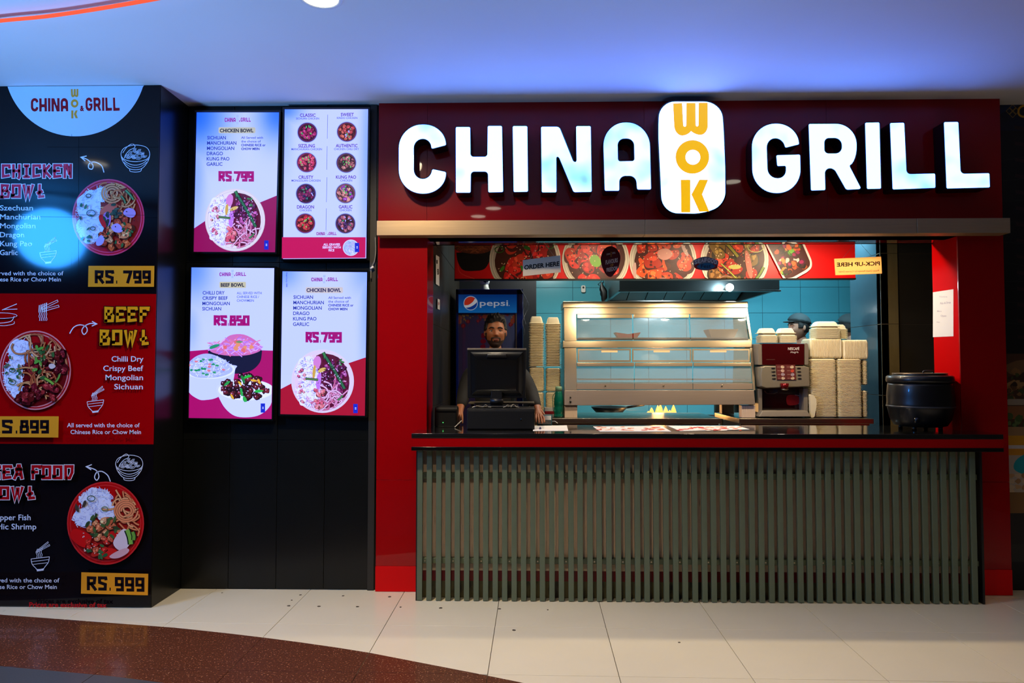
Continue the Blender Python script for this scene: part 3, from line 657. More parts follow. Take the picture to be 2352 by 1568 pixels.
# ------------------------------------------------------------------ food pictures
RED1, WHT = (200, 20, 30), (235, 232, 245)
def inr(rnd, cx, cy, rx, ry):
    a = rnd.uniform(0, 2 * PI); q = math.sqrt(rnd.random()); return cx + rx * q * math.cos(a), cy + ry * q * math.sin(a)
def dish(p, cx, cy, r, seed, ops, rim=((220, 70, 90), (190, 20, 30)), ry=None, tilt=0):
    """a bowl of food seen from above, as printed"""
    rnd = random.Random(seed); ry = ry or r; lim = .9
    p.ell(cx, cy, r, ry, rim[0]); p.ell(cx, cy, r * .965, ry * .965, rim[1]); p.ell(cx, cy, r * .93, ry * .93, rim[0]); p.ell(cx, cy, r * .9, ry * .9, rim[1])
    def X(u, v):
        q = math.hypot(u, v)
        if q > lim: u, v = u * lim / q, v * lim / q
        return cx + u * r, cy + v * ry
    for o in ops:
        k = o[0]
        if k == 'base': p.poly(catmull([X(*q) for q in o[1]], 4, True), o[2])
        elif k == 'rice':
            _, u, v, a, b_, n, cols = o
            p.blob(*X(u, v), a * r, cols[0], rnd, 14, .14, b_ * ry)
            for _ in range(n):
                x, y = X(*inr(rnd, u, v, a * 1.08, b_ * 1.08)); t = rnd.uniform(0, PI); l = r * .045
                p.line([(x - l * math.cos(t), y - l * math.sin(t)), (x + l * math.cos(t), y + l * math.sin(t))], r * .017, rnd.choice(cols))
        elif k == 'noodle':
            _, u, v, a, b_, n, cols = o
            for _ in range(n):
                x0, y0 = inr(rnd, u, v, a, b_); t = rnd.uniform(0, 2 * PI); pts = []; da = rnd.uniform(-.7, .7); s_ = a * .34
                for _i in range(6): pts.append(X(x0, y0)); x0 += s_ * math.cos(t); y0 += s_ * math.sin(t); t += da + rnd.uniform(-.2, .2)
                c = rnd.choice(cols); p.curve(pts, r * .052, tuple(int(q * .55) for q in c), n=3); p.curve(pts, r * .034, c, n=3)
        elif k == 'swirl':
            _, u, v, a, n, c = o
            for i in range(n):
                q = a * (1 - i / n * .75); pts = [X(u + q * math.cos(t * .5 + i), v + q * .85 * math.sin(t * .5 + i)) for t in range(11)]
                p.curve(pts, r * .055, tuple(int(w_ * .6) for w_ in c), n=3); p.curve(pts, r * .038, c, n=3)
        elif k == 'chunk':
            _, u, v, a, b_, n, sz, cols = o
            for _ in range(n):
                x, y = X(*inr(rnd, u, v, a, b_)); c = rnd.choice(cols); s_ = r * sz * rnd.uniform(.7, 1.25)
                p.blob(x + s_ * .1, y + s_ * .14, s_ * 1.08, tuple(int(q * .38) for q in c), rnd, ry=s_ * .9)
                p.blob(x, y, s_, c, rnd, ry=s_ * .82, rot=rnd.uniform(0, 3))
                for _i in range(3): p.blob(x + rnd.uniform(-.5, .4) * s_, y + rnd.uniform(-.5, .3) * s_, s_ * rnd.uniform(.12, .3), tuple(min(255, int(q * 1.28 + 26)) for q in c), rnd)
                for _i in range(3): p.blob(x + rnd.uniform(-.6, .6) * s_, y + rnd.uniform(-.5, .6) * s_, s_ * rnd.uniform(.08, .16), tuple(int(q * .45) for q in c), rnd)
        elif k == 'leaf':
            _, u, v, a, b_, n, sz, cols = o
            for _ in range(n):
                x, y = X(*inr(rnd, u, v, a, b_)); p.blob(x, y, r * sz, rnd.choice(cols), rnd, 6, .35, r * sz * .5, rnd.uniform(0, 3))
        elif k == 'ring':
            _, u, v, a, c = o
            x, y = X(u, v); p.line(circ(x, y, a * r, 14, a * r * .7), r * .022, c, True)
        elif k == 'slab':
            p.blob(*X(o[1], o[2]), o[3] * r, o[5], rnd, 7, .16, o[4] * r, o[6])
        elif k == 'stick':
            a, b2 = X(o[1], o[2]), X(o[3], o[4]); p.curve([a, ((a[0] + b2[0]) / 2 + r * .02, (a[1] + b2[1]) / 2), b2], o[5] * r * 1.3, (20, 34, 22)); p.curve([a, ((a[0] + b2[0]) / 2 + r * .02, (a[1] + b2[1]) / 2), b2], o[5] * r * .8, o[6])
        elif k == 'seed':
            _, u, v, a, b_, n, c = o
            for _ in range(n):
                x, y = X(*inr(rnd, u, v, a, b_)); p.blob(x, y, r * .02, c, rnd, 5, .3, r * .012, rnd.uniform(0, 3))
ORG = [(226, 96, 50), (206, 70, 40), (232, 120, 70), (186, 60, 36), (236, 140, 92)]
GRN = [(44, 92, 52), (60, 110, 60), (34, 66, 44)]
RC = [(232, 232, 250), (206, 206, 240), (245, 244, 255), (186, 184, 220)]
def ops_chicken():
    return [('base', [(-.3, -.75), (.3, -.85), (.85, -.3), (.85, .4), (.4, .85), (-.1, .8), (-.5, .2)], (150, 30, 22)),
            ('noodle', .15, -.62, .35, .25, 12, [(226, 120, 70), (240, 160, 100)]), ('rice', -.55, -.25, .32, .45, 150, RC), ('rice', -.5, .3, .34, .4, 150, RC), ('rice', -.2, -.6, .2, .2, 50, RC),
            ('swirl', .12, -.62, .28, 3, (238, 150, 100)), ('noodle', .5, -.35, .3, .2, 10, [(226, 120, 70), (236, 150, 100)]),
            ('slab', .02, -.2, .3, .14, (226, 96, 70), -.5), ('chunk', .4, .15, .4, .35, 16, .12, ORG), ('chunk', .25, .55, .4, .25, 16, .11, ORG), ('chunk', -.1, .35, .15, .4, 6, .1, ORG),
            ('slab', -.02, -.02 + .1, .12, .2, (190, 120, 190), .1), ('slab', .62, -.12, .17, .14, (196, 150, 210), .2), ('slab', .28, .3, .17, .12, (200, 160, 220), .4), ('slab', -.2, .62, .18, .1, (190, 170, 230), -.9),
            ('slab', -.12, .12, .08, .2, (220, 30, 34), -.4), ('leaf', .1, -.1, .25, .25, 12, .08, [(60, 60, 48), (80, 84, 60), (50, 70, 50)]), ('leaf', .3, .4, .4, .35, 10, .06, GRN), ('leaf', -.6, .1, .2, .6, 9, .06, GRN),
            ('stick', .5, -.7, .72, -.45, .06, (100, 150, 90)), ('stick', .38, -.55, .5, -.35, .05, (110, 140, 90)), ('ring', -.52, -.55, .07, (60, 70, 60)), ('ring', -.45, -.1, .12, (70, 90, 90)), ('ring', -.4, .3, .07, (70, 90, 80)), ('seed', .3, .3, .5, .5, 26, (40, 20, 20))]
def ops_beef():
    DK = [(110, 20, 30), (84, 14, 22), (136, 30, 38), (96, 20, 20), (150, 40, 40)]
    return [('base', [(-.6, 0), (0, -.7), (.85, -.3), (.85, .4), (.4, .85), (-.3, .85)], (110, 14, 18)),
            ('rice', -.4, -.45, .35, .35, 130, RC), ('rice', -.6, .15, .28, .4, 130, RC), ('rice', -.5, .5, .2, .2, 40, RC), ('noodle', .2, -.55, .45, .22, 26, [(214, 130, 84), (236, 170, 120), (190, 96, 60)]), ('chunk', .1, -.15, .35, .2, 12, .12, DK), ('chunk', .72, -.15, .16, .35, 9, .12, DK),
            ('noodle', .1, .25, .35, .4, 22, [(206, 110, 60), (226, 150, 92), (186, 84, 50)]), ('chunk', -.2, .6, .4, .22, 16, .12, DK), ('chunk', .35, .6, .3, .25, 9, .1, DK), ('leaf', .3, -.2, .35, .5, 14, .08, [(60, 100, 50), (40, 80, 40), (96, 160, 60)]),
            ('stick', .3, .2, .55, .35, .08, (130, 170, 60)), ('stick', .6, .3, .72, .1, .06, (110, 150, 60)), ('leaf', -.55, 0, .25, .5, 12, .06, [(60, 100, 60), (90, 110, 80)]), ('slab', .5, -.1, .1, .08, (226, 200, 190), 0), ('ring', -.6, .0, .08, (50, 80, 50)), ('ring', -.6, .3, .1, (60, 90, 60)), ('seed', .2, .1, .6, .6, 30, (230, 150, 120))]
def ops_sea():
    return [('base', [(-.7, .1), (0, -.6), (.8, -.5), (.85, .4), (.3, .85), (-.5, .75)], (170, 24, 20)),
            ('rice', -.25, -.55, .42, .28, 150, RC), ('rice', -.55, -.15, .28, .25, 80, RC), ('rice', 0, -.3, .25, .25, 60, RC), ('noodle', .55, -.3, .28, .4, 26, [(232, 130, 80), (244, 166, 110)]), ('swirl', .55, -.3, .3, 4, (240, 140, 90)),
            ('chunk', 0, .12, .45, .2, 14, .12, [(222, 130, 84), (206, 100, 60), (234, 160, 110)]), ('slab', -.6, .35, .28, .2, (214, 20, 20), .5), ('slab', .1, .72, .2, .14, (216, 30, 26), -.3), ('slab', .25, .32, .17, .15, (206, 26, 24), -.3), ('chunk', -.1, .55, .4, .25, 10, .1, [(210, 90, 60), (196, 40, 30)]),
            ('slab', .45, .4, .2, .28, (232, 206, 206), .3), ('slab', .4, .72, .3, .1, (226, 170, 170), -.4), ('stick', .58, .15, .68, .5, .13, (130, 180, 70)), ('stick', .72, .2, .75, .4, .1, (110, 160, 60)), ('leaf', -.1, .1, .5, .3, 16, .08, [(50, 70, 40), (70, 96, 50)]), ('leaf', -.2, .65, .25, .2, 8, .07, GRN), ('ring', -.35, -.6, .1, (70, 90, 70)), ('ring', 0, -.35, .08, (110, 130, 90)), ('leaf', -.6, -.4, .15, .1, 4, .08, [(70, 60, 50)]), ('seed', -.2, .4, .6, .4, 20, (236, 200, 190))]
def ops_screen():
    SR = [(238, 238, 255), (190, 190, 232), (250, 250, 255), (120, 120, 180), (220, 160, 190)]
    return [('base', [(-.2, -.8), (.5, -.75), (.85, -.1), (.7, .6), (.1, .85), (-.3, .5), (-.2, 0)], (92, 14, 40)), ('rice', -.5, -.35, .35, .42, 230, SR), ('rice', -.45, .4, .38, .42, 230, SR), ('chunk', -.65, .1, .12, .6, 12, .05, [(210, 90, 110), (230, 140, 130)]),
            ('chunk', .35, -.25, .38, .4, 36, .075, [(90, 16, 60), (120, 30, 80), (70, 10, 40), (180, 80, 130)]), ('chunk', .6, .1, .2, .3, 12, .07, [(110, 20, 60), (150, 50, 100)]), ('noodle', .35, .55, .38, .3, 34, [(240, 150, 170), (246, 190, 196), (220, 110, 130)]),
            ('chunk', -.1, .5, .16, .35, 10, .08, [(220, 80, 90), (236, 120, 110)]), ('slab', -.15, -.6, .12, .2, (220, 130, 170), .2), ('slab', -.1, 0, .08, .28, (200, 120, 190), .1), ('slab', -.25, -.3, .05, .2, (216, 170, 60), .1), ('slab', .0, -.35, .14, .06, (226, 190, 80), -.4),
            ('stick', .04, -.92, .1, -.7, .09, (60, 130, 60)), ('stick', .12, -.76, .72, .24, .09, (50, 110, 60)), ('stick', -.52, -.08, -.12, -.04, .06, (90, 130, 60)), ('stick', .5, .6, .66, .44, .05, (80, 140, 70)), ('leaf', .5, -.55, .2, .15, 4, .06, [(60, 130, 60)]), ('seed', .3, -.2, .5, .5, 50, (236, 200, 230)), ('seed', .3, -.2, .5, .6, 40, (24, 8, 30))]
def ops_curry(cols, greens, n=22, sz=.2, extra=()):
    return [('base', [(-.8, 0), (-.5, -.6), (0, -.85), (.6, -.6), (.85, 0), (.6, .6), (0, .85), (-.6, .6)], tuple(int(q * .4) for q in cols[0])), ('chunk', 0, 0, .75, .75, n, sz, cols)] + list(extra) + [('leaf', 0, 0, .7, .7, 7, .12, greens), ('seed', 0, 0, .8, .8, 24, tuple(min(255, q + 100) for q in cols[0]))]
# ------------------------------------------------------------------ line drawings used on the print
def ic_bowl(p, x, y, s, c, w=1.1):
    """soup bowl with noodles, line art; s = width"""
    E = lambda u, v: (x + u * s, y + v * s)
    p.curve([E(-.5, -.12), E(-.38, -.34), E(0, -.44), E(.38, -.36), E(.5, -.12), E(.38, .06), E(0, .14), E(-.38, .06)], w, c, True)
    p.curve([E(-.5, -.1), E(-.44, .12), E(-.25, .36), E(0, .42), E(.25, .36), E(.44, .12), E(.5, -.1)], w, c)
    p.curve([E(-.46, .04), E(-.25, .2), E(0, .26), E(.25, .2), E(.46, .04)], w, c); p.curve([E(-.4, .16), E(-.2, .3), E(0, .34), E(.2, .3), E(.4, .16)], w * .8, c)
    p.curve([E(-.2, .38), E(-.18, .47), E(0, .5), E(.18, .47), E(.22, .37)], w, c)
    rnd = random.Random(5)
    for cx, cy, rr in ((-.12, -.12, .13), (.02, -.24, .1), (.18, -.2, .12), (.3, -.08, .1), (.1, -.04, .13), (-.24, -.04, .1), (-.05, -.02, .08)):
        for q in (1, .6, .25): p.line([E(cx + rr * q * math.cos(t), cy + rr * q * .8 * math.sin(t)) for t in [k * .7 for k in range(8)]], w * .7, c)
    p.curve([E(-.44, -.16), E(-.3, -.36), E(-.12, -.48), E(-.02, -.42), E(-.04, -.34), E(-.2, -.26), E(-.34, -.1), E(-.38, .02)], w, c)
def ic_arrow(p, pts, w, c, head):
    p.curve(pts, w, c); e = Vector(pts[-1]); d_ = (e - Vector(pts[-2])).normalized(); d_ = Vector(head[0:2]).normalized() if len(head) > 2 else d_
    n_ = Vector((-d_.y, d_.x)); h = head[-1]; p.line([tuple(e - d_ * h + n_ * h * .5), tuple(e), tuple(e - d_ * h - n_ * h * .5)], w, c)
def ic_noodlebowl(p, x, y, s, c, w=1.2):
    """round bowl with chopsticks lifting noodles; (x, y) = centre of the bowl's rim"""
    E = lambda u, v: (x + u * s, y + v * s - u * s * .12)
    p.line([E(-.5, .05), E(.5, .05)], w, c); p.curve([E(-.5, .05), E(-.44, .34), E(-.26, .56), E(-.16, .66), E(.16, .66), E(.26, .56), E(.44, .34), E(.5, .05)], w, c)
    p.line([E(-.46, .2), E(.46, .2)], w * .8, c); p.line([E(-.4, .36), E(.4, .36)], w * .8, c); p.poly([E(-.2, .66), E(.2, .66), E(.18, .76), E(-.18, .76)], c)
    for k in range(4): u = -.2 + k * .09; p.curve([E(u, .02), E(u + .03, -.12), E(u - .02, -.24), E(u + .01, -.36), E(u + .05, -.46)], w * .8, c)
    for a, b in (((-.24, -.3), (.5, -.62)), ((-.2, -.36), (.42, -.78))):
        p.line([E(*a), E(*b), E(b[0] + .02, b[1] + .07), E(a[0] + .02, a[1] + .05)], w * .7, c, True)
def ic_sticks(p, x, y, s, c, w=1.3):
    E = lambda u, v: (x + u * s, y + v * s)
    for a, b in (((-.3, -.12), (.5, -.5)), ((-.25, -.02), (.55, -.24))): p.line([E(*a), E(*b), E(b[0] + .03, b[1] + .09), E(a[0] + .03, a[1] + .1)], w * .8, c, True)
    for k in range(5): u = -.42 + k * .09; p.curve([E(u, -.1), E(u, .08), E(u + .03, .2), E(u, .32), E(u + .04, .44), E(u + .02, .54)], w, c); p.line([E(u, .1), E(u + .02, -.24 - .03 * k)], w * 1.6, c)
# ------------------------------------------------------------------ printed menu on the pillar (drawn in photo pixels on the pillar's face)
po = thing('menu_poster', 'tall black and red printed bowl menu with prices on the pillar', 'poster', (-2.9, YP, 0))
YPP = YP - .006
obj('panel', MB().box(-3.9, xR - .002, YPP, YP, .01, CEIL - .004), M['blackpanel'], po)
p = Print(front(YPP), l0=8)
xl = -190
dk = (15, 9, 12); WH = (222, 222, 232); LR = (150, 0, 6)
def edge(y): return 370 - (y - 187) * 23 / 1208       # right edge of the pillar in the photo
def hrect(y0, y1, col, x0=xl, dy=0): p.poly([(x0, y0 - dy), (edge(y0) - 1, y0), (edge(y1) - 1, y1), (x0, y1 - dy)], col)
hrect(187, 1394, dk, dy=0); hrect(675, 1020, (165, 0, 6), dy=2)
zt = 188
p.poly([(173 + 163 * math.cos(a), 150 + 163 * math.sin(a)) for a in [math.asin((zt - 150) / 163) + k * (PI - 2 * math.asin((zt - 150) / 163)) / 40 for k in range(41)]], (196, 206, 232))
p.logo(71, 275, 224, 256, (150, 10, 26), (226, 150, 50))
ic_bowl(p, 311, 362, 66, (220, 222, 240), 1.3)
ic_arrow(p, [(239, 396), (233, 380), (217, 372), (205, 376), (204, 386), (212, 388), (213, 378), (200, 366), (186, 361)], 2.2, WH, (-1, -.25, 12))
BR = (214, 30, 60)
p.strokes('CHICKEN', 5, 165, 377, 409, 6.2, BR, border=(236, 226, 240), bw=1.5, gap=.3)
p.strokes('BOWL', 2, 102, 423, 455, 6.2, BR, border=(236, 226, 240), bw=1.5, gap=.3)
for i, (t, x1) in enumerate((('Szechuan', 76), ('Manchurian', 93), ('Mongolian', 82), ('Dragon', 56), ('Kung Pao', 74), ('Garlic', 41))):
    p.text(t, 0 if i != 1 else 0, x1, 483 + i * 20.5, 11.5, WH, .012)
p.text('All served with the choice of', -38, 146, 632, 9.2, WH, .008); p.text('Chinese Rice or Chow Mein', -28, 140, 646, 9.2, WH, .008)
ic_noodlebowl(p, 111, 576, 38, WH, 1.4)
dish(p, 249, 499, 83, 1, ops_chicken(), ((224, 70, 110), (196, 16, 40)), 88)
OG = (232, 150, 34)
p.poly([(206, 611), (357, 611), (356, 659), (205, 659)], OG); p.strokes('RS.', 221, 274, 622, 651, 7, (24, 16, 20)); p.strokes('799', 288, 348, 622, 651, 7, (24, 16, 20))
# red part
p.ell(5, 725, 38, 7, WH); p.ell(5, 725, 36.5, 5.8, (165, 0, 6)); p.curve([(-33, 727), (-28, 738), (0, 742), (28, 738), (36, 726)], 1.4, WH); p.curve([(-20, 744), (10, 748), (34, 744), (36, 738)], 1.2, WH); p.line([(8, 712), (42, 698)], 1.6, WH); p.line([(10, 711), (43, 710)], 1.4, WH)
ic_sticks(p, 112, 712, 46, WH, 1.4)
ic_arrow(p, [(163, 766), (172, 752), (186, 746), (200, 750), (203, 760), (196, 768), (191, 760), (196, 750), (210, 743), (225, 744)], 2.2, WH, (1, .05, 11))
YL2 = (240, 160, 24)
p.strokes('BEEF', 243, 343, 705, 740, 6.8, YL2, border=(26, 16, 14), bw=1.7, gap=.28); p.strokes('BOWL', 232, 344, 757, 793, 6.8, YL2, border=(26, 16, 14), bw=1.7, gap=.28)
for t, x0, y in (('Chilli Dry', 259, 830), ('Crispy Beef', 240, 851.5), ('Mongolian', 245, 872.5), ('Sichuan', 265, 893.5)): p.text(t, x0, 332 - (y - 830) * .02, y, 12, WH, .01)
ic_noodlebowl(p, 222, 918, 38, WH, 1.4)
dish(p, 84, 850, 82, 2, ops_beef(), ((226, 130, 130), (168, 14, 20)), 91)
p.poly([(-100, 955), (141, 955), (140, 1003.5), (-100, 1002)], OG); p.strokes('RS.', -20, 49, 964, 994, 7, (24, 16, 20)); p.strokes('899', 53, 118, 964, 994, 7, (24, 16, 20))
p.text('All served with the choice of', 160, 326, 980, 9.4, WH, .008); p.text('Chinese Rice or Chow Mein', 168, 329, 995.5, 9.4, WH, .008)
# sea food part
ic_bowl(p, 302, 1071, 62, WH, 1.3)
ic_arrow(p, [(259, 1104), (253, 1090), (240, 1081), (228, 1083), (223, 1094), (228, 1101), (233, 1092), (226, 1078), (204, 1070)], 2.2, WH, (-1, -.1, 12))
p.strokes('SEA FOOD', -10, 174, 1067, 1099, 6.6, (176, 12, 22), border=(230, 220, 220), bw=1.5, gap=.28); p.strokes('BOWL', -22, 87, 1115, 1145, 6.6, (176, 12, 22), border=(230, 220, 220), bw=1.5, gap=.28)
p.text('Pepper Fish', -11, 77, 1192, 12.5, WH, .01); p.text('Garlic Shrimp', -22, 90, 1213, 12.5, WH, .01)
ic_noodlebowl(p, 99, 1276, 42, WH, 1.4)
dish(p, 248, 1199, 88, 3, ops_sea(), ((206, 40, 40), (188, 12, 14)), 95)
p.poly([(195, 1310), (348, 1313.5), (347, 1362.5), (194, 1358.5)], OG); p.strokes('RS.', 208, 264, 1320, 1351, 7, (24, 16, 20), slope=.01); p.strokes('999', 272, 338, 1321, 1353, 7, (24, 16, 20), slope=.02)
p.text('All served with the choice of', -36, 145, 1333, 9.4, WH, .008); p.text('Chinese Rice or Chow Mein', -26, 139, 1348, 9.4, WH, .008)
p.text('Prices are exclusive of tax', 76, 253, 1389, 10.5, (170, 8, 18), .03, slope=.006)
for a, b_ in (((173, 312), (172, 675)), ((100, 334), (365, 334)), ((60, 495), (361, 497))): p.line([a, b_], .7, (6, 5, 10))
xe_ = xR - .002
for i, v in enumerate(p.v): p.v[i] = Vector((max(-3.9, min(xe_, v.x)), v.y, min(CEIL - .004, max(.012, v.z))))
p.build('menu_print', attr_mat('poster_ink', .5, coat=.4, coat_rough=.07, spec=.0), po)
# ------------------------------------------------------------------ four menu screens
SCR = attr_mat('screen_pixels', .2, estr=1.0, tint=(.92, 1.0, 1.9), spec=.35)
def screen(label, quad, art, bez=4.2):
    """quad = photo pixels of the lit area: tl, tr, br, bl; art is drawn in photo pixels too"""
    YSn = YL - .055; c = [W(x, y, YSn) for x, y in quad]
    cx = (quad[2][0] + quad[3][0]) / 2; base = W(cx, max(quad[2][1], quad[3][1]) + bez, YSn)
    t = thing('menu_screen', label, 'screen', (base.x, YL, base.z), 'portrait menu screens on the black wall')
    mid = (sum((Vector((a, b)) for a, b in quad), Vector((0, 0)))) / 4
    def grow(d): return [W(x + (d if x > mid.x else -d), y + (d if y > mid.y else -d), YSn) for x, y in quad]
    g = grow(bez); g2 = grow(.4)
    body = MB().hexa([g[3] + Vector((0, .012, 0)), g[2] + Vector((0, .012, 0)), g[1] + Vector((0, .012, 0)), g[0] + Vector((0, .012, 0))], .042); obj('housing', body, M['blackmatt'], t, bevel=.004)
    fr = MB(); n = 4; vs = [v - Vector((0, .004, 0)) for v in g] + [v - Vector((0, .004, 0)) for v in g2] + [v + Vector((0, .012, 0)) for v in g] + [v + Vector((0, .006, 0)) for v in g2]
    fr.add(vs, [f for i in range(4) for f in ((i, (i + 1) % 4, (i + 1) % 4 + 4, i + 4), (i, i + 8, (i + 1) % 4 + 8, (i + 1) % 4), (i + 4, (i + 1) % 4 + 4, (i + 1) % 4 + 12, i + 12))]); obj('bezel', fr, M['black'], t)
    q = Print(front(YSn), l0=4)
    art(q, quad); X0, X1 = min(v.x for v in c), max(v.x for v in c); Z0, Z1 = min(v.z for v in c), max(v.z for v in c)
    # keep the picture inside the lit area
    def fit(v):
        tz = (v.z - c[3].z) / (c[0].z - c[3].z); tz = max(0, min(1, tz)); xa_ = c[3].x + (c[0].x - c[3].x) * tz; xb_ = c[2].x + (c[1].x - c[2].x) * tz
        x = max(xa_, min(xb_, v.x)); tx = (x - xa_) / (xb_ - xa_); za = c[3].z + (c[2].z - c[3].z) * tx; zb = c[0].z + (c[1].z - c[0].z) * tx
        return Vector((x, v.y, max(za, min(zb, v.z))))
    q.v = [fit(v) for v in q.v]
    q.build('screen_picture', SCR, t)
    return t
def bgrad(q, quad, patches):
    """pale blue-white picture ground with bluer corners (part of the picture shown)"""
    tl, tr, br, bl = quad; nx, ny = 52, 84
    def col(u, v):
        w_ = max((math.exp(-(((u - a) / sx) ** 2 + ((v - b) / sy) ** 2)) * k for a, b, sx, sy, k in patches), default=0)
        w_ = min(1, w_); base = (206, 214, 246); return tuple(int(base[i] * (1 - w_) + (40, 110, 246)[i] * w_) for i in range(3))
    for i in range(nx):
        for j in range(ny):
            P4 = []
            for u, v in ((i / nx, j / ny), ((i + 1) / nx, j / ny), ((i + 1) / nx, (j + 1) / ny), (i / nx, (j + 1) / ny)):
                a = Vector(tl) * (1 - u) + Vector(tr) * u; b = Vector(bl) * (1 - u) + Vector(br) * u; P4.append(tuple(a * (1 - v) + b * v))
            q.poly(P4, col((i + .5) / nx, (j + .5) / ny), False)
    q.l += 1
NV = (34, 50, 120); MG = (168, 8, 92)
def head_part(q, lx0, lx1, ly0, ly1, pill, title, tx):
    q.logo(lx0, lx1, ly0, ly1, (150, 10, 110), (170, 190, 210)); q.rect(*pill, (196, 192, 140), 3); q.text(title, tx[0], tx[1], tx[2], tx[3], (20, 18, 40), .035)
def price(q, t1, t2, x0, xm, x1, y0, y1, slope=0):
    q.strokes(t1, x0, xm, y0, y1, 6.3, MG, gap=.2); q.strokes(t2, xm + 1.5, x1, y0, y1, 6.3, MG, gap=.2)
def art1(q, quad):
    bgrad(q, quad, [(0, 0, .35, .28, 1), (1, 0, .25, .2, .9), (0, .45, .12, .4, .35)])
    q.poly([(440, 524), (470, 508), (560, 480), (636, 449), (640, 449), (640, 590), (440, 590)], (150, 10, 70))
    head_part(q, 516, 576, 270, 280, (502, 292, 587, 306), 'CHICKEN BOWL', (505, 582, 303.5, 7.6))
    for i, (t, x) in enumerate((('SICHUAN', 519), ('MANCHURIAN', 543), ('MONGOLIAN', 538), ('DRAGO', 512), ('KUNG PAO', 527), ('GARLIC', 511))): q.text(t, 476 - i * .3, x, 320 + i * 12.1, 7.6, NV, .018)
    for i, (t, x, b) in enumerate((('All Served with', 604, .01), ('the choice of', 599, .01), ('CHINESE RICE or', 610, .03), ('CHOW MEIN', 596, .035))): q.text(t, 554, x, 318.5 + i * 8.6, 5.2, NV, b)
    price(q, 'RS.', '799', 503, 538, 582, 394, 416)
    dish(q, 540, 505, 69, 11, ops_screen(), ((222, 210, 180), (236, 222, 190)), 72)
def art4(q, quad):
    bgrad(q, quad, [(0, 0, .22, .12, .5), (1, 0, .2, .15, .35), (1, .2, .08, .5, .3)])
    q.poly([(640, 893), (670, 880), (700, 868), (838, 821), (845, 821), (845, 960), (640, 960)], (176, 8, 36))
    q.logo(715, 776, 637, 646, (150, 10, 110), (170, 190, 210)); q.rect(702, 659, 788, 673, (214, 200, 160), 3); q.text('CHICKEN BOWL', 704, 783, 670, 7.8, (20, 18, 70), .035)
    for i, (t, x) in enumerate((('SICHUAN', 719), ('MANCHURIAN', 744), ('MONGOLIAN', 739), ('DRAGO', 711), ('KUNG PAO', 727), ('GARLIC', 710))): q.text(t, 674 - i * .2, x, 686 + i * 12.4, 7.7, NV, .018)
    for i, (t, x, b) in enumerate((('All Served with', 806, .01), ('the choice of', 801, .01), ('CHINESE RICE or', 812, .03), ('CHOW MEIN', 798, .035))): q.text(t, 754, x, 686 + i * 8.7, 5.2, NV, b)
    price(q, 'RS.', '799', 703, 738, 784, 763, 786)
    vs, fs = text_geo('Fried Curry 1000', .01); a, b = min(v[0] for v in vs), max(v[0] for v in vs)
    q.tris([(657 + gy * 5, 626 + (gx - a) / (b - a) * 33) for gx, gy in vs], fs, NV)
    dish(q, 741, 875, 72, 14, ops_screen(), ((224, 214, 196), (236, 206, 190)), 73)
def blue_tag(q, x, y):
    q.rect(x, y, x + 10, y + 21, (16, 40, 160)); q.rect(x + 3.6, y + 8, x + 6.8, y + 9.4, (230, 240, 255)); q.rect(x + 3.6, y + 11, x + 6.8, y + 12.4, (230, 240, 255))
_a1, _a4 = art1, art4
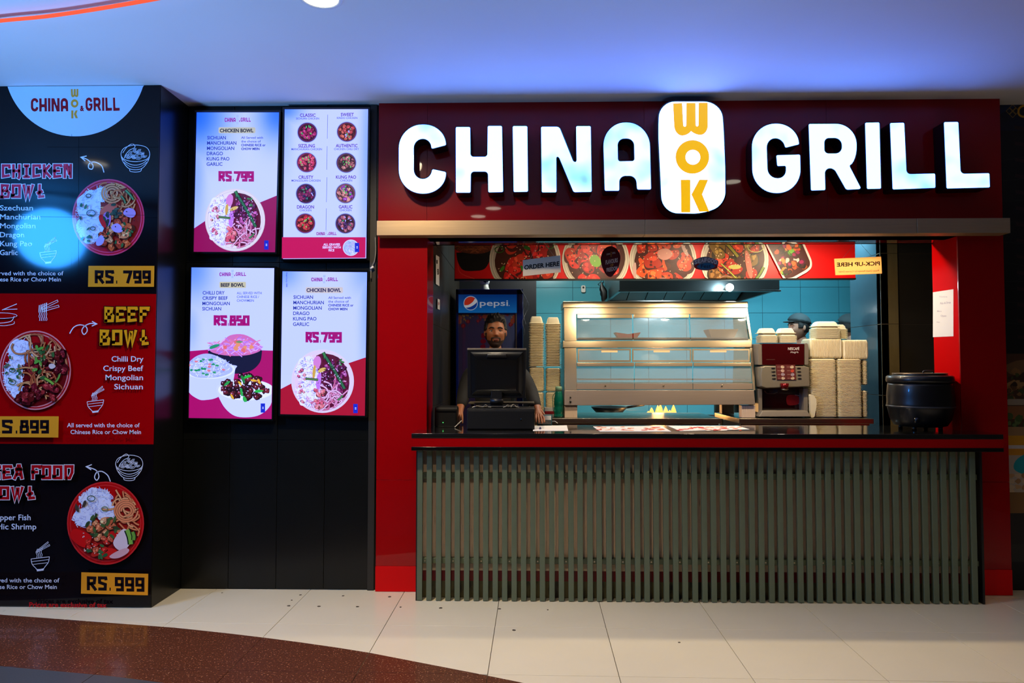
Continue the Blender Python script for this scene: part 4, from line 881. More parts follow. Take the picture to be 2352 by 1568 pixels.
def art3(q, quad):
    bgrad(q, quad, [(0, 0, .25, .2, .6), (0, .4, .1, .15, .25)])
    q.poly([(425, 806), (500, 801), (630, 805), (632, 970), (425, 970)], (178, 6, 84))
    q.logo(504, 565, 625, 634, (150, 10, 110), (170, 190, 210)); q.rect(504, 647, 565, 661, (206, 196, 130), 2); q.text('BEEF BOWL', 507, 561, 658, 7.6, (20, 18, 50), .035)
    for i, (t, x) in enumerate((('CHILLI DRY', 516), ('CRISPY BEEF', 523), ('MONGOLIAN', 528), ('SICHUAN', 508))): q.text(t, 465.5 - i * .3, x, 676 + i * 12.2, 7.6, NV, .018)
    for i, (t, x) in enumerate((('ALL SERVED WITH', 601), ('CHINESE RICE /', 595), ('CHOWMEIN', 583))): q.text(t, 544, x, 675.5 + i * 8.6, 5.4, (70, 90, 150), .01)
    price(q, 'RS.', '850', 492, 527, 572, 725, 747)
    rnd = random.Random(9)
    # black bowl with noodles
    q.poly(catmull([(478, 806), (482, 830), (505, 852), (540, 858), (575, 852), (597, 832), (602, 806)], 5), (16, 18, 42)); q.ell(540, 806, 62, 9, (16, 18, 42))
    q.poly(catmull([(482, 804), (510, 786), (528, 770), (560, 768), (590, 784), (601, 802), (575, 814), (540, 817), (505, 814)], 4, True), (216, 110, 150))
    for _ in range(130):
        x, y = inr(rnd, 541, 796, 56, 18); t = rnd.uniform(-.9, .9); l = rnd.uniform(6, 14); q.line([(x - l * math.cos(t), y - l * math.sin(t)), (x, y - 1.5), (x + l * math.cos(t), y + l * math.sin(t))], 1.9, rnd.choice([(214, 150, 226), (236, 180, 236), (190, 120, 196), (236, 120, 130)]))
    for _ in range(8): q.blob(*inr(rnd, 545, 796, 44, 12), 5, rnd.choice([(240, 150, 90), (236, 110, 90)]), rnd)
    q.blob(492, 795, 13, (40, 150, 90), rnd, ry=4, rot=-.4); q.blob(550, 785, 9, (110, 150, 80), rnd, ry=3)
    # white rice bowl
    q.poly(catmull([(420, 850), (430, 895), (455, 916), (475, 918), (500, 912), (530, 890), (540, 850), (535, 838), (430, 838)], 5, True), (206, 214, 250)); q.ell(480, 848, 60, 22, (232, 236, 255))
    q.poly(catmull([(425, 846), (436, 830), (455, 816), (480, 812), (508, 822), (530, 838), (532, 854), (500, 866), (450, 866)], 4, True), (180, 190, 226))
    for _ in range(260):
        x, y = inr(rnd, 481, 842, 50, 24); t = rnd.uniform(0, PI); q.line([(x - 4 * math.cos(t), y - 3 * math.sin(t)), (x + 4 * math.cos(t), y + 3 * math.sin(t))], 1.4, rnd.choice([(236, 240, 255), (190, 200, 240), (150, 160, 200), (220, 226, 250)]))
    for _ in range(20): q.blob(*inr(rnd, 478, 842, 46, 20), 4, rnd.choice([(30, 150, 80), (60, 160, 90), (230, 130, 120)]), rnd, ry=2.5)
    # white beef bowl in front
    q.poly(catmull([(501, 885), (510, 925), (535, 952), (565, 958), (598, 952), (622, 930), (632, 892), (565, 880)], 5, True), (212, 218, 250)); q.ell(566, 895, 64, 24, (240, 242, 255))
    for _ in range(70):
        x, y = inr(rnd, 565, 888, 55, 27); c_ = rnd.choice([(70, 14, 20), (100, 24, 30), (44, 8, 20), (130, 36, 40)]); q.blob(x, y, 6.5, tuple(int(w_ * .4) for w_ in c_), rnd); q.blob(x - .8, y - 1, 5, c_, rnd); q.blob(x - 2, y - 2, 1.2, (226, 180, 200), rnd)
    for x, y, r, c_ in ((571, 864, -.3, (40, 190, 50)), (560, 872, 1.2, (30, 130, 50)), (596, 898, -.1, (40, 190, 60)), (556, 900, 1.3, (40, 170, 60)), (563, 916, 1.2, (50, 180, 60)), (522, 880, -.8, (40, 160, 60))): q.blob(x, y, 9, c_, rnd, ry=3.4, rot=r)
    for x, y, r in ((552, 880, .8), (597, 877, 1.1), (534, 910, 1.1), (584, 873, .2)): q.blob(x, y, 7, (240, 180, 40), rnd, ry=2.6, rot=r)
    blue_tag(q, 600, 926)
def art1b(q, quad): _a1(q, quad); blue_tag(q, 609, 553)
def art4b(q, quad): _a4(q, quad); blue_tag(q, 813, 927)
screen('menu screen with one chicken bowl on slanted magenta, upper one beside the pillar', [(452, 258), (641, 258), (632, 579), (445, 578)], art1b)
def art2(q, quad):
    bgrad(q, quad, [(0, 0, .2, .08, .7), (0, .05, .1, .3, .3), (1, .3, .08, .6, .35)])
    CUR = [[(150, 24, 60), (176, 40, 84)], [(180, 60, 50), (206, 90, 60)], [(200, 50, 70), (226, 84, 90)], [(150, 80, 70), (196, 120, 96)], [(120, 20, 60), (150, 40, 80), (40, 20, 60)], [(206, 120, 96), (226, 150, 110), (150, 60, 130)], [(190, 30, 40), (210, 60, 50)], [(130, 60, 70), (70, 30, 70), (170, 90, 90)]]
    T = [('CLASSIC', 'SICHUAN CHICKEN', 689, 725, 680, 733, 268, 706, 304), ('SWEET', 'KINDO CHICKEN', 783, 813, 774, 821, 267, 797, 303), ('SIZZLING', 'MANCHURIAN CHICKEN', 686, 724, 670, 740, 339, 705, 373.5), ('AUTHENTIC', 'CHICKEN CHILI DRY', 772, 822, 768, 825, 339, 796, 374.5),
         ('CRUSTY', 'MONGOLIAN CHICKEN', 687, 721, 671, 737, 411.5, 704, 445.5), ('KUNG PAO', 'CHICKEN', 773, 819, 783, 810, 411.5, 795, 445), ('DRAGON', 'CHICKEN', 684, 723, 690, 717, 480, 703, 514), ('GARLIC', 'CHICKEN', 780, 811, 782, 809, 480, 795, 514.5)]
    for k, (a, b, x0, x1, x2, x3, y, cx, cy) in enumerate(T):
        q.text(a, x0, x1, y, 7.2, (86, 20, 130), .02); q.text(b, x2, x3, y + 6.4, 4.6, (60, 60, 140), .008)
        q.ell(cx, cy, 24, 24, (170, 190, 236)); dish(q, cx, cy, 22.5, 20 + k, ops_curry(CUR[k], [(70, 190, 80), (120, 200, 80)] if k % 3 != 1 else [(180, 170, 220), (60, 160, 90)], 20, .2), ((70, 60, 110), tuple(int(c_ * .7) for c_ in CUR[k][0])))
    for y0, y1, x in ((266, 321, 755), (338, 392, 753.5), (409, 466, 753), (480, 530, 752)): q.line([(x, y0), (x - 1, y1)], .9, (90, 100, 130))
    q.logo(729, 775, 534, 541.5, (150, 10, 90), (190, 200, 220)); q.poly([(640, 546), (850, 546), (850, 600), (640, 600)], (206, 6, 70))
    for i, (t, x0, x1) in enumerate((('ALL GRAVIES', 745, 783), ('SERVED WITH', 743, 785), ('RICE', 757, 770))): q.text(t, x0, x1, 565 + i * 6.6, 4.8, (240, 225, 245), .03)
    rnd = random.Random(8); q.ell(808, 570, 18.5, 18.5, (226, 230, 250)); q.ell(808, 570, 17, 17, (180, 190, 226))
    for _ in range(90):
        x, y = inr(rnd, 808, 570, 15, 15); t = rnd.uniform(0, PI); q.line([(x - 2 * math.cos(t), y - 2 * math.sin(t)), (x + 2 * math.cos(t), y + 2 * math.sin(t))], .9, rnd.choice([(240, 240, 255), (200, 210, 240), (120, 170, 160), (200, 140, 160)]))
    blue_tag(q, 817, 559)
screen('menu screen showing eight small curry dishes in two columns', [(654, 251), (845.5, 250.6), (841, 593), (650, 594.5)], art2)
screen('menu screen with three overlapping food bowls under the price 850', [(440, 614), (630, 615.6), (624, 962), (433.7, 959.5)], art3)
screen('menu screen with chicken bowl and small vertical writing, below the eight-dish screen', [(649, 623), (843, 625), (838, 954.5), (644, 950.7)], art4b)
# ------------------------------------------------------------------ service counter
def pxr(mb, x0, y0, x1, y1, Y, dy):
    """a block whose front covers the photo rectangle on the plane Y, dy deep"""
    a = [W(x0, y1, Y), W(x1, y1, Y), W(x1, y0, Y), W(x0, y0, Y)]; return mb.hexa(a, dy)
def pxp(mb, pts, Y, dy): return mb.prism([W(x, y, Y) for x, y in pts], (0, dy, 0))
YT = 4.33
ZT = WZ(996, YT); ZT1 = WZ(1007, YT); ZT2 = WZ(1027, YT); ZT3 = WZ(1036, YT)
XA, XB = WX(958, YC, 1200), WX(2254, YC, 1200)
ct = thing('service_counter', 'long shop counter fronted by grey green upright slats over steel panels', 'counter', ((XA + XB) / 2, YC, 0))
sw = (WX(2250, YC, 1200) - WX(959, YC, 1200))
pitch = (WX(2232, YC, 1200) - WX(959, YC, 1200)) / 58; swd = pitch * .56
YBk = YC + .07
rnd = random.Random(12)
obj('carcass', MB().box(XA, XB + .012, YBk + .004, YF - .004, .002, ZT3 - .002), M['blackmatt'], ct)
obj('carcass', MB().box(XL + .02, xr0 - .02, YF + .02, 4.86, .002, ZT3 - .002), M['blackmatt'], ct)
zr0, zr1 = WZ(1100, YC + .03), WZ(1087, YC + .03); zq0, zq1 = WZ(1296, YC + .03), WZ(1284, YC + .03); zs0, zs1 = WZ(1336, YBk), WZ(1312, YBk)
nbk = 6
for k in range(nbk):
    a = XA + (XB - XA) * k / nbk; b_ = XA + (XB - XA) * (k + 1) / nbk
    obj('steel_panel', MB().box(a + .0006, b_ - .0006, YBk, YBk + .004, zs1, ZT3 - .004), M['steelv'], ct)
obj('red_strip', MB().box(XA, XB, YBk - .001, YBk + .004, zs0, zs1 - .0005), M['redstripe'], ct, label='dark red strip running behind the feet of the slats')
obj('kick_board', MB().box(XA, XB, YBk, YBk + .004, .004, zs0 - .0005), M['slatlow'], ct, label='stained brownish board behind the feet of the slats')
obj('rail', MB().box(XA + .002, XB - .002, YC + .027, YBk - .002, zr0, zr1), M['slat'], ct, bevel=.002, seg=1)
obj('rail', MB().box(XA + .002, XB - .002, YC + .027, YBk - .002, zq0, zq1), M['slat'], ct, bevel=.002, seg=1)
scr = MB()
for k in range(0, 58, 3):
    for z in ((zr0 + zr1) / 2, (zq0 + zq1) / 2):
        x = XA + pitch * (k + .78); scr.cyl((x, YC + .0268, z), (x, YC + .024, z), .005, 8)
obj('screw_head', scr, M['steel'], ct, kind='stuff')
first = None
for k in range(59):
    if first is None:
        first = obj('slat', MB().box(XA, XA + swd, YC, YC + .026, .004, ZT3 - .003), M['slat'], ct, bevel=.0012, seg=1); s = first
    else:
        s = first.copy(); COL.objects.link(s)
    s.location.x += pitch * k if k else 0
    if k: s.location.x = first.location.x + pitch * k + rnd.uniform(-.0012, .0012)
obj('end_panel', MB().box(XA - .008, XA - .0005, YC + .004, YF - .004, .002, ZT3 - .002), M['blackmatt'], ct)
obj('end_panel', MB().box(XB + .001, XB + .014, YC + .002, YF - .004, .002, ZT3 - .002), M['blackmatt'], ct)
tp = thing('countertop', 'glossy black countertop with a red edge band on the slatted counter', 'countertop', ((XA + XB) / 2, YT, ZT3))
YTB = G(1500, 976, ZT).y
xa_, xb_ = WX(945, YT, 997), WX(2305, YT, 997)
q = [(xa_, YT), (xb_, YT), (xb_, YF - .002), (xr0 - .003, YF - .002), (xr0 - .003, YTB), (xl1 + .003, YTB), (xl1 + .003, YF - .002), (xa_, YF - .002)]
obj('slab', MB().prism([(x, y, ZT1) for x, y in q], (0, 0, ZT - ZT1)), mat('black_stone_top', (20, 20, 19), .12, var=.25, scale=90, coat=.7, coat_rough=.04), tp, bevel=.002, seg=1)
q2 = [(xa_ + .001, YT + .003), (xb_ - .001, YT + .003)] + q[2:]
obj('red_band', MB().prism([(x, y, ZT2) for x, y in q2], (0, 0, ZT1 - ZT2 - .0004)), M['red'], tp, label='dark red band in the front edge')
obj('lower_slab', MB().prism([(x, y, ZT3) for x, y in q], (0, 0, ZT2 - ZT3 - .0004)), M['black'], tp, bevel=.0015, seg=1)
# ------------------------------------------------------------------ food banner under the header
YBN = 5.62
bn = thing('food_banner', 'red printed banner with big curry bowls above the serving hatch', 'banner', (WX(1500, YBN), YBN, WZ(640, YBN)))
obj('box', MB().box(WX(1043, YBN), WX(1969, YBN), YBN + .004, YBN + .035, WZ(640, YBN), WZ(548, YBN)), M['blackmatt'], bn)
obj('lower_rail', MB().box(WX(1043, YBN), WX(1969, YBN), YBN - .004, YBN + .035, WZ(643, YBN), WZ(639.5, YBN)), M['blackmatt'], bn)
p = Print(front(YBN + .003), l0=6)
p.rect(1044, 546, 1969, 640, (224, 6, 8)); p.curve([(1052, 556), (1052, 610), (1060, 628), (1090, 640)], 2, (240, 60, 50))
rnd = random.Random(21)
p.poly(catmull([(1048, 580), (1052, 602), (1064, 620), (1090, 622), (1112, 618), (1124, 600), (1129, 575)], 4), (12, 10, 10)); p.blob(1088, 568, 42, (110, 50, 24), rnd, ry=15, n=12, jit=.08)
for _ in range(60):
    x, y = inr(rnd, 1088, 568, 38, 11); t = rnd.uniform(-1.5, 1.5); p.curve([(x - 8, y + 4 * t), (x, y - 3), (x + 8, y + 3 * t)], 1.6, rnd.choice([(150, 70, 36), (120, 54, 28), (176, 96, 54)]), n=3)
RC1 = [(196, 22, 14), (220, 34, 20), (170, 16, 12), (206, 52, 26)]; RC2 = [(206, 60, 20), (186, 44, 16), (226, 84, 30)]
def bigbowl(cx, cy, r, seed, cols, extra):
    dish(p, cx, cy, r, seed, [('base', [(-.85, 0), (-.5, -.7), (.1, -.88), (.7, -.6), (.88, 0), (.6, .6), (0, .88), (-.6, .6)], (70, 28, 12)), ('chunk', 0, 0, .72, .8, 26, .22, cols)] + extra + [('seed', 0, 0, .8, .8, 60, (246, 200, 160))], ((226, 216, 196), (196, 186, 166)))
bigbowl(1206, 598, 82, 31, RC1, [('leaf', 0, 0, .8, .8, 8, .09, [(60, 130, 30), (40, 100, 24)]), ('ring', -.72, -.3, .12, (50, 110, 30)), ('ring', .1, -.55, .14, (90, 170, 40)), ('ring', .7, -.4, .1, (50, 110, 30))])
bigbowl(1368, 596, 77, 32, RC1, [('slab', .0, .05, .17, .2, (110, 170, 30), -.5), ('slab', -.25, -.75, .2, .14, (60, 70, 24), 0), ('slab', .1, -.8, .1, .12, (206, 130, 140), 0), ('slab', .3, -.5, .2, .16, (236, 90, 44), .4)])
bigbowl(1522, 598, 77, 33, RC2, [('slab', .05, -.18, .22, .2, (216, 150, 134), 0), ('slab', -.85, .3, .06, .24, (206, 170, 160), 0), ('slab', .65, -.3, .06, .2, (196, 160, 150), -.5), ('slab', .0, .62, .14, .12, (216, 140, 130), 0)])
bigbowl(1686, 598, 78, 34, [(196, 50, 20), (110, 70, 24), (170, 40, 20), (120, 90, 30)], [('stick', -.35, -.6, .1, -.1, .09, (140, 130, 30)), ('stick', -.4, .1, .2, .7, .04, (176, 176, 60)), ('ring', .62, -.4, .24, (196, 196, 110)), ('slab', .42, .15, .09, .42, (196, 110, 90), -.2), ('slab', .0, .2, .2, .06, (186, 180, 90), 0), ('stick', .6, .6, .85, .2, .08, (110, 130, 40)), ('ring', -.25, .6, .2, (186, 130, 110))])
# oblong tray
tr_ = [(1752, 552, 6), (1842, 552, 6), (1866, 606, 14), (1858, 622, 10), (1822, 642, 6), (1798, 642, 4)]
p.poly(rounded(tr_), (232, 214, 206)); p.poly(rounded([(1757, 554, 6), (1838, 554, 6), (1861, 607, 10), (1853, 618, 8), (1818, 638, 6), (1802, 640, 4)]), (70, 22, 16))
for _ in range(52):
    v = rnd.random(); x = 1768 + 26 * v + rnd.random() * (66 - 12 * v); y = 558 + 74 * v * (.85 if x > 1830 else 1); c_ = rnd.choice([(226, 100, 40), (206, 76, 30), (240, 130, 60), (110, 180, 50), (150, 20, 80), (230, 190, 180), (60, 26, 18)]); p.blob(x, y, rnd.uniform(4, 8), tuple(int(k * .5) for k in c_), rnd); p.blob(x - .6, y - .8, rnd.uniform(3.4, 6.4), c_, rnd)
p.blob(1862, 552, 14, (236, 216, 210), rnd, ry=8, jit=.05); p.blob(1862, 551, 11, (180, 150, 90), rnd, ry=6)
for i, v in enumerate(p.v): p.v[i] = Vector((max(WX(1044, YBN), min(WX(1969, YBN), v.x)), v.y, min(WZ(548, YBN), max(WZ(640, YBN), v.z))))
p.build('banner_print', attr_mat('banner_ink', .45), bn)
# ------------------------------------------------------------------ hanging signs
def string(name_parent, a, b, r=.0009): return obj('string', MB().tube([a, (Vector(a) + Vector(b)) / 2 + Vector((0, 0, -.001)), b], r, 5), mat('string', (200, 190, 170), .6), name_parent)
YH = 4.74
CARD = bpy.data.materials.new('cream_card'); CARD.use_nodes = True; _n = CARD.node_tree.nodes; _l = CARD.node_tree.links
_t = _n.new('ShaderNodeBsdfTranslucent'); _t.inputs[0].default_value = (*lin((240, 206, 156)), 1); _m = _n.new('ShaderNodeMixShader'); _m.inputs[0].default_value = .8; _z = _n.new('ShaderNodeTexNoise'); _z.inputs['Scale'].default_value = 9
_r = _n.new('ShaderNodeMix'); _r.data_type = 'RGBA'; _r.inputs['A'].default_value = (*lin((226, 196, 150)), 1); _r.inputs['B'].default_value = (*lin((240, 212, 170)), 1); _l.new(_z.outputs['Fac'], _r.inputs['Factor']); _l.new(_r.outputs['Result'], _n['Principled BSDF'].inputs['Base Color'])
_l.new(_n['Principled BSDF'].outputs[0], _m.inputs[1]); _l.new(_t.outputs[0], _m.inputs[2]); _l.new(_m.outputs[0], _n['Material Output'].inputs[0])
def hang(name, label, cat, corners, Y, m, th=.003):
    a = [W(x, y, Y) for x, y in corners]; t = thing(name, label, cat, ((a[0].x + a[1].x) / 2, Y, min(v.z for v in a)), None)
    obj('plate', MB().prism(a, (0, th, 0)), m, t, bevel=.0008, seg=1); return t
oh = hang('hanging_sign', 'white hanging card reading order here above the cash register', 'sign', [(1201, 634), (1201, 597), (1287, 586), (1288, 625)][::1], YH, mat('cream_acrylic', (244, 226, 196), .4))
p = Print(front(YH - .001), l0=3); p.text('ORDER HERE', 1204, 1285, 619, 9.6, (14, 14, 14), .035, slope=-.115); p.build('lettering', attr_mat('sign_ink', .5), oh)
for a, b_ in (((1218, 594), (1237, 557)), ((1272, 587), (1250, 557))):
    v1 = W(*a, YH + .0015); v2 = W(*b_, YH); v2.z = ZB0; v2.x = v1.x + (W(*b_, YH).x - v1.x) * (ZB0 - v1.z) / (W(*b_, YH).z - v1.z); string(oh, v1, v2)
ph = hang('hanging_sign', 'cream hanging card with reversed pick-up here lettering near the inner pillar', 'sign', [(1919, 632), (1916, 594), (2024, 589), (2026, 628)], YH, CARD)
p = Print(front(YH - .001), l0=3); p.text('PICK-UP HERE', 1922, 2021, 612, 8.6, (88, 58, 46), .03, slope=-.03, mirror=True); p.text('Please Check Receipt for Current Order', 1926, 2019, 626, 4.2, (176, 140, 104), .008, slope=-.03, mirror=True); p.build('lettering', bpy.data.materials['sign_ink'], ph)
for a, b_ in (((1936, 592), (1965, 557)), ((2003, 589), (1974, 557))):
    v1 = W(*a, YH + .0015); v2 = W(*b_, YH); k = (ZB0 - v1.z) / (v2.z - v1.z); string(ph, v1, (v1.x + (v2.x - v1.x) * k, YH, ZB0))
YH2 = 4.80
def tagsign(name, label, outline, base, ink, top):
    a = [W(x, y, YH2) for x, y in outline]; t = thing(name, label, 'sign', (sum(v.x for v in a) / len(a), YH2, min(v.z for v in a)))
    obj('plate', MB().prism(a, (0, .003, 0)), base, t); pp = Print(front(YH2 - .001), l0=3); ink(pp); pp.build('lettering', bpy.data.materials['sign_ink'], t)
    v = W(*top, YH2 + .0015); string(t, v, (v.x, v.y, ZB0))
egg = catmull([(1403, 565), (1418, 573), (1425, 590), (1421, 612), (1410, 630), (1402, 636), (1392, 630), (1383, 612), (1380, 592), (1388, 572)], 4, True)
def ink1(pp):
    pp.text('CHINA', 1393, 1402, 586, 3.6, (220, 190, 170), .02, slope=-.18); pp.text('GRILL', 1406, 1414, 583, 3.6, (220, 190, 170), .02, slope=-.18); pp.text('W', 1402.5, 1405.5, 581, 2.6, (220, 150, 40), .03); pp.text('O', 1402.5, 1405.5, 585, 2.6, (220, 150, 40), .03); pp.text('K', 1402.5, 1405.5, 589, 2.6, (220, 150, 40), .03)
    pp.text('FLAVOURS', 1391, 1419, 607, 9, (226, 196, 170), .03, slope=-.2); pp.text('OF', 1402, 1409, 612, 5, (206, 140, 50), .02, slope=-.2); pp.text('FREEDOM', 1393, 1418, 624.5, 8.5, (226, 196, 170), .03, slope=-.2)
tagsign('hanging_tag', 'dark red drop-shaped hanging tag reading flavours of freedom', egg, mat('maroon_card', (86, 8, 10), .4), ink1, (1402, 567))
sea = catmull([(1592, 600), (1600, 594), (1621, 589), (1642, 595), (1650, 600), (1646, 614), (1634, 619), (1622, 621), (1606, 619), (1596, 615)], 3, True)
def ink2(pp):
    pp.poly(sea, (120, 124, 130)); pp.poly(catmull([(1594, 612), (1602, 605), (1614, 611), (1630, 611), (1640, 605), (1648, 612), (1640, 618), (1604, 618)], 3, True), (150, 30, 26))
    pp.poly(catmull([(1600, 612), (1614, 605), (1630, 604), (1643, 611), (1632, 617), (1612, 618)], 3, True), (30, 110, 150))
    for i, c_ in enumerate('SEAFOOD'): k = (i - 3) / 3; pp.text(c_, 1595 + i * 7.6, 1601.6 + i * 7.6, 601.5 + 4.5 * k * k, 9, (226, 228, 226), .035)
    pp.text('Fest', 1610, 1633, 615, 8, (20, 30, 60), .02)
tagsign('hanging_tag', 'small seafood fest hanging tag in grey blue and red', sea, M['white'], ink2, (1619, 589))
# ------------------------------------------------------------------ notices
def xplane_notice(X, x0, x1, ytl, ytr, ybl, ybr, label, lines, sgn):
    """sheet on a reveal (plane x = X); corners given in photo pixels"""
    def on(px, py):
        d_ = ROT @ Vector(((px - 1176) / F, -(py - 784) / F, -1)); t = X / d_.x; return Vector((X, d_.y * t, CAMZ + d_.z * t))
    a = [on(x0, ybl), on(x1, ybr), on(x1, ytr), on(x0, ytl)]; t = thing('notice', label, 'notice', tuple((a[0] + a[1]) / 2))
    obj('sheet', MB().prism(a, (sgn * .0008, 0, 0)), M['paper'], t)
    pp = Print(on, (sgn, 0, 0), l0=70)
    for l in lines: pp.text(*l)
    pp.build('lettering', bpy.data.materials['sign_ink'], t)
xplane_notice(xr0, 2143, 2190, 671, 664, 774, 772, 'white paper notice taped to the bright red reveal of the hatch',
              [('Notice', 2158, 2176, 683, 4, (190, 180, 190), .01), ('Pick & Drop', 2160, 2184, 699, 4.5, (150, 140, 160), .01, -.12), ('Menu', 2153, 2163, 716, 3.5, (180, 170, 180), .01), ('Open', 2161, 2174, 727, 4, (160, 150, 165), .01), ('No', 2152, 2159, 741, 3, (170, 160, 170), .01)], -1)
xplane_notice(XL - .0 + .009, 1001, 1009, 585, 590, 652, 657, 'narrow white notice on the dark tiles left of the hatch', [('1', 1002, 1005, 605, 8, (20, 20, 20), .04), ('B', 1004, 1008, 630, 12, (20, 20, 20), .04)], 1)
xplane_notice(XL - .0 + .009, 1005, 1010, 686, 688, 709, 711, 'small white sticker low on the dark tiles left of the hatch', [('B', 1006, 1009, 700, 6, (160, 60, 50), .03)], 1)
# ------------------------------------------------------------------ drinks fridge behind the counter
YG = 6.05
fr = thing('drinks_fridge', 'tall blue drinks fridge with lit logo header behind the cashier', 'fridge', (WX(1123, YG), YG + .3, 0))
fx0, fx1 = WX(1047, YG), WX(1201, YG); zf = WZ(664, YG)
blu = mat('blue_enamel', (14, 34, 120), .22, coat=.4, var=.08)
obj('cabinet', MB().box(fx0, fx1, YG + .02, YG + .62, .02, zf), blu, fr, bevel=.012)
b = MB()
for a in ((1047, 664, 1201, 676), (1047, 664, 1053, 1040), (1187, 664, 1201, 1040), (1053, 718, 1187, 721)): pxr(b, *a, YG, .02)
obj('door_frame', b, blu, fr, bevel=.003)
p = Print(front(YG + .012), l0=4); rnd = random.Random(2)
for k in range(22): p.poly([(1050, 675 + 2 * k), (1187, 675 + 2 * k), (1187, 677 + 2 * k), (1050, 677 + 2 * k)], (4 + k, 64 + 3 * k, 150 + 3 * k), False)
p.ell(1081, 696, 16.5, 16.5, (190, 206, 236)); p.ell(1081, 696, 14.8, 14.8, (20, 70, 170))
cap = [(1081 + 14.6 * math.cos(a), 696 + 14.6 * math.sin(a)) for a in [math.radians(168 + k * 10) for k in range(15)]]
p.poly(catmull(cap + [(1088, 692), (1078, 700), (1068, 701)], 2, True), (226, 60, 36)); p.poly(catmull([(1091, 686), (1096, 692), (1090, 699), (1079, 705), (1069, 706), (1066, 701), (1076, 700), (1086, 693)], 4, True), (236, 236, 244))
p.text('pepsi', 1102, 1167, 702, 13, (206, 214, 236), .012)
p.ell(1169.5, 701.5, 1, 1, (206, 214, 236))
p.build('logo_header', attr_mat('fridge_lightbox', .15, estr=.32, spec=.5), fr)
p = Print(front(YG + .012), l0=4); p.rect(1052, 720, 1186, 1040, (104, 84, 140)); p.poly([(1150, 720), (1186, 720), (1186, 1040), (1165, 1040)], (130, 136, 196))
for _ in range(46): x = rnd.uniform(1053, 1186); p.blob(x, 722 + rnd.random() ** 2 * 16, rnd.uniform(1, 3), rnd.choice([(226, 170, 90), (236, 206, 150), (206, 60, 70)]), rnd)
for x, y, s_ in ((1056, 729, 6), (1055, 738, 6), (1064, 748, 5), (1075, 738, 5), (1098, 737, 4), (1114, 726, 6), (1173, 745, 5), (1178, 737, 6), (1183, 728, 6), (1104, 729, 4)):
    p.line([(x, 720), (x, y)], .6, (200, 150, 90)); p.blob(x, y, s_, (196, 30, 56) if s_ < 6 else (226, 110, 60), rnd, 8, .08); p.ell(x, y, s_ * .4, s_ * .7, (230, 90, 90), 12); p.line([(x, y + s_), (x, y + s_ + 4)], .8, (206, 60, 60))
for k in range(4): p.blob(1110, 770 + k * 13, 6, (190, 16, 50), rnd, 6, .2)
p.build('door_print', attr_mat('fridge_ink', .2, coat=.6, spec=.5), fr)
obj('glass', pxr(MB(), 1053, 721, 1187, 1040, YG + .003, .004), glass_mat('fridge_glass', clear=.9), fr)
obj('edge_strip', pxr(MB(), 1184.5, 719, 1187, 1040, YG - .001, .006), M['steel'], fr, label='bright metal edge strip')
obj('grille', pxr(MB(), 1053, 1046, 1187, 1075, YG, .02), M['blackmatt'], fr)
# round security camera on the fridge
yc = YG + .1; sc_ = W(1113, 645, yc); rr = (WX(1125, yc) - WX(1101, yc)) / 2
cm = thing('security_camera', 'white ball-headed security camera standing on the blue fridge', 'camera', (sc_.x, yc, zf))
hb = sc_.z - zf
obj('head', MB().ball(sc_, rr, 24, 16), M['white'], cm, smooth=True)
obj('stand', MB().lathe((sc_.x, yc, zf), [(rr * .8, 0), (rr * .95, .004), (rr * .95, .012), (rr * .8, .03), (rr * .72, hb * .62)], 24), M['white'], cm, smooth=True)
l_ = sc_ + Vector((.35, -.92, .12)).normalized() * rr * .5
obj('lens_face', MB().ball(l_, rr * .66, 20, 12), M['black'], cm, smooth=True); obj('lens', MB().ball(l_ + Vector((.35, -.92, .12)).normalized() * rr * .52, rr * .22, 12, 8), mat('lens_glass', (40, 50, 60), .05), cm, smooth=True)
cab = MB(); v0 = W(1201, 670, YG + .2)
cab.tube(catmull([W(1196, 664, YG - .02), W(1204, 680, YG - .03), W(1214, 700, YG - .03), W(1206, 722, YG - .03), W(1200, 740, YG - .03), W(1205, 762, YG - .03), W(1203, 770, YG - .03)], 5), .0025, 6)
cab.tube(catmull([W(1198, 668, YG - .025), W(1210, 690, YG - .035), W(1202, 716, YG - .035), W(1208, 745, YG - .035)], 5), .002, 6)
solo('power_cable', cab, mat('grey_cable', (120, 124, 140), .5), 'pale tangled cable hanging down beside the blue fridge', 'cable')
# ------------------------------------------------------------------ steel worktops behind the counter
YW = 5.6
ZW = WZ(961, YW)
def worktop(x0, x1, label):
    a, b_ = WX(x0, YW, 961), WX(x1, YW, 961); t = thing('steel_worktop', label, 'worktop', ((a + b_) / 2, YW + .4, 0))
    obj('top', MB().box(a, b_, YW, YW + .72, ZW - .04, ZW), M['steel'], t, bevel=.002)
    obj('undershelf', MB().box(a + .03, b_ - .03, YW + .04, YW + .68, .2, .23), M['steel'], t)
    for x in (a + .04, b_ - .04):
        for y in (YW + .05, YW + .66): obj('leg', MB().cyl((x, y, .001), (x, y, ZW - .04), .02, 12), M['steel'], t, smooth=True)
    obj('back_apron', MB().box(a + .02, b_ - .02, YW + .03, YW + .05, ZW - .16, ZW - .04), M['steel'], t)
worktop(1211, 1657, 'steel worktop under the food warmer and the bottle')
worktop(1698, 2007, 'steel worktop under the coffee machine and the foam boxes')
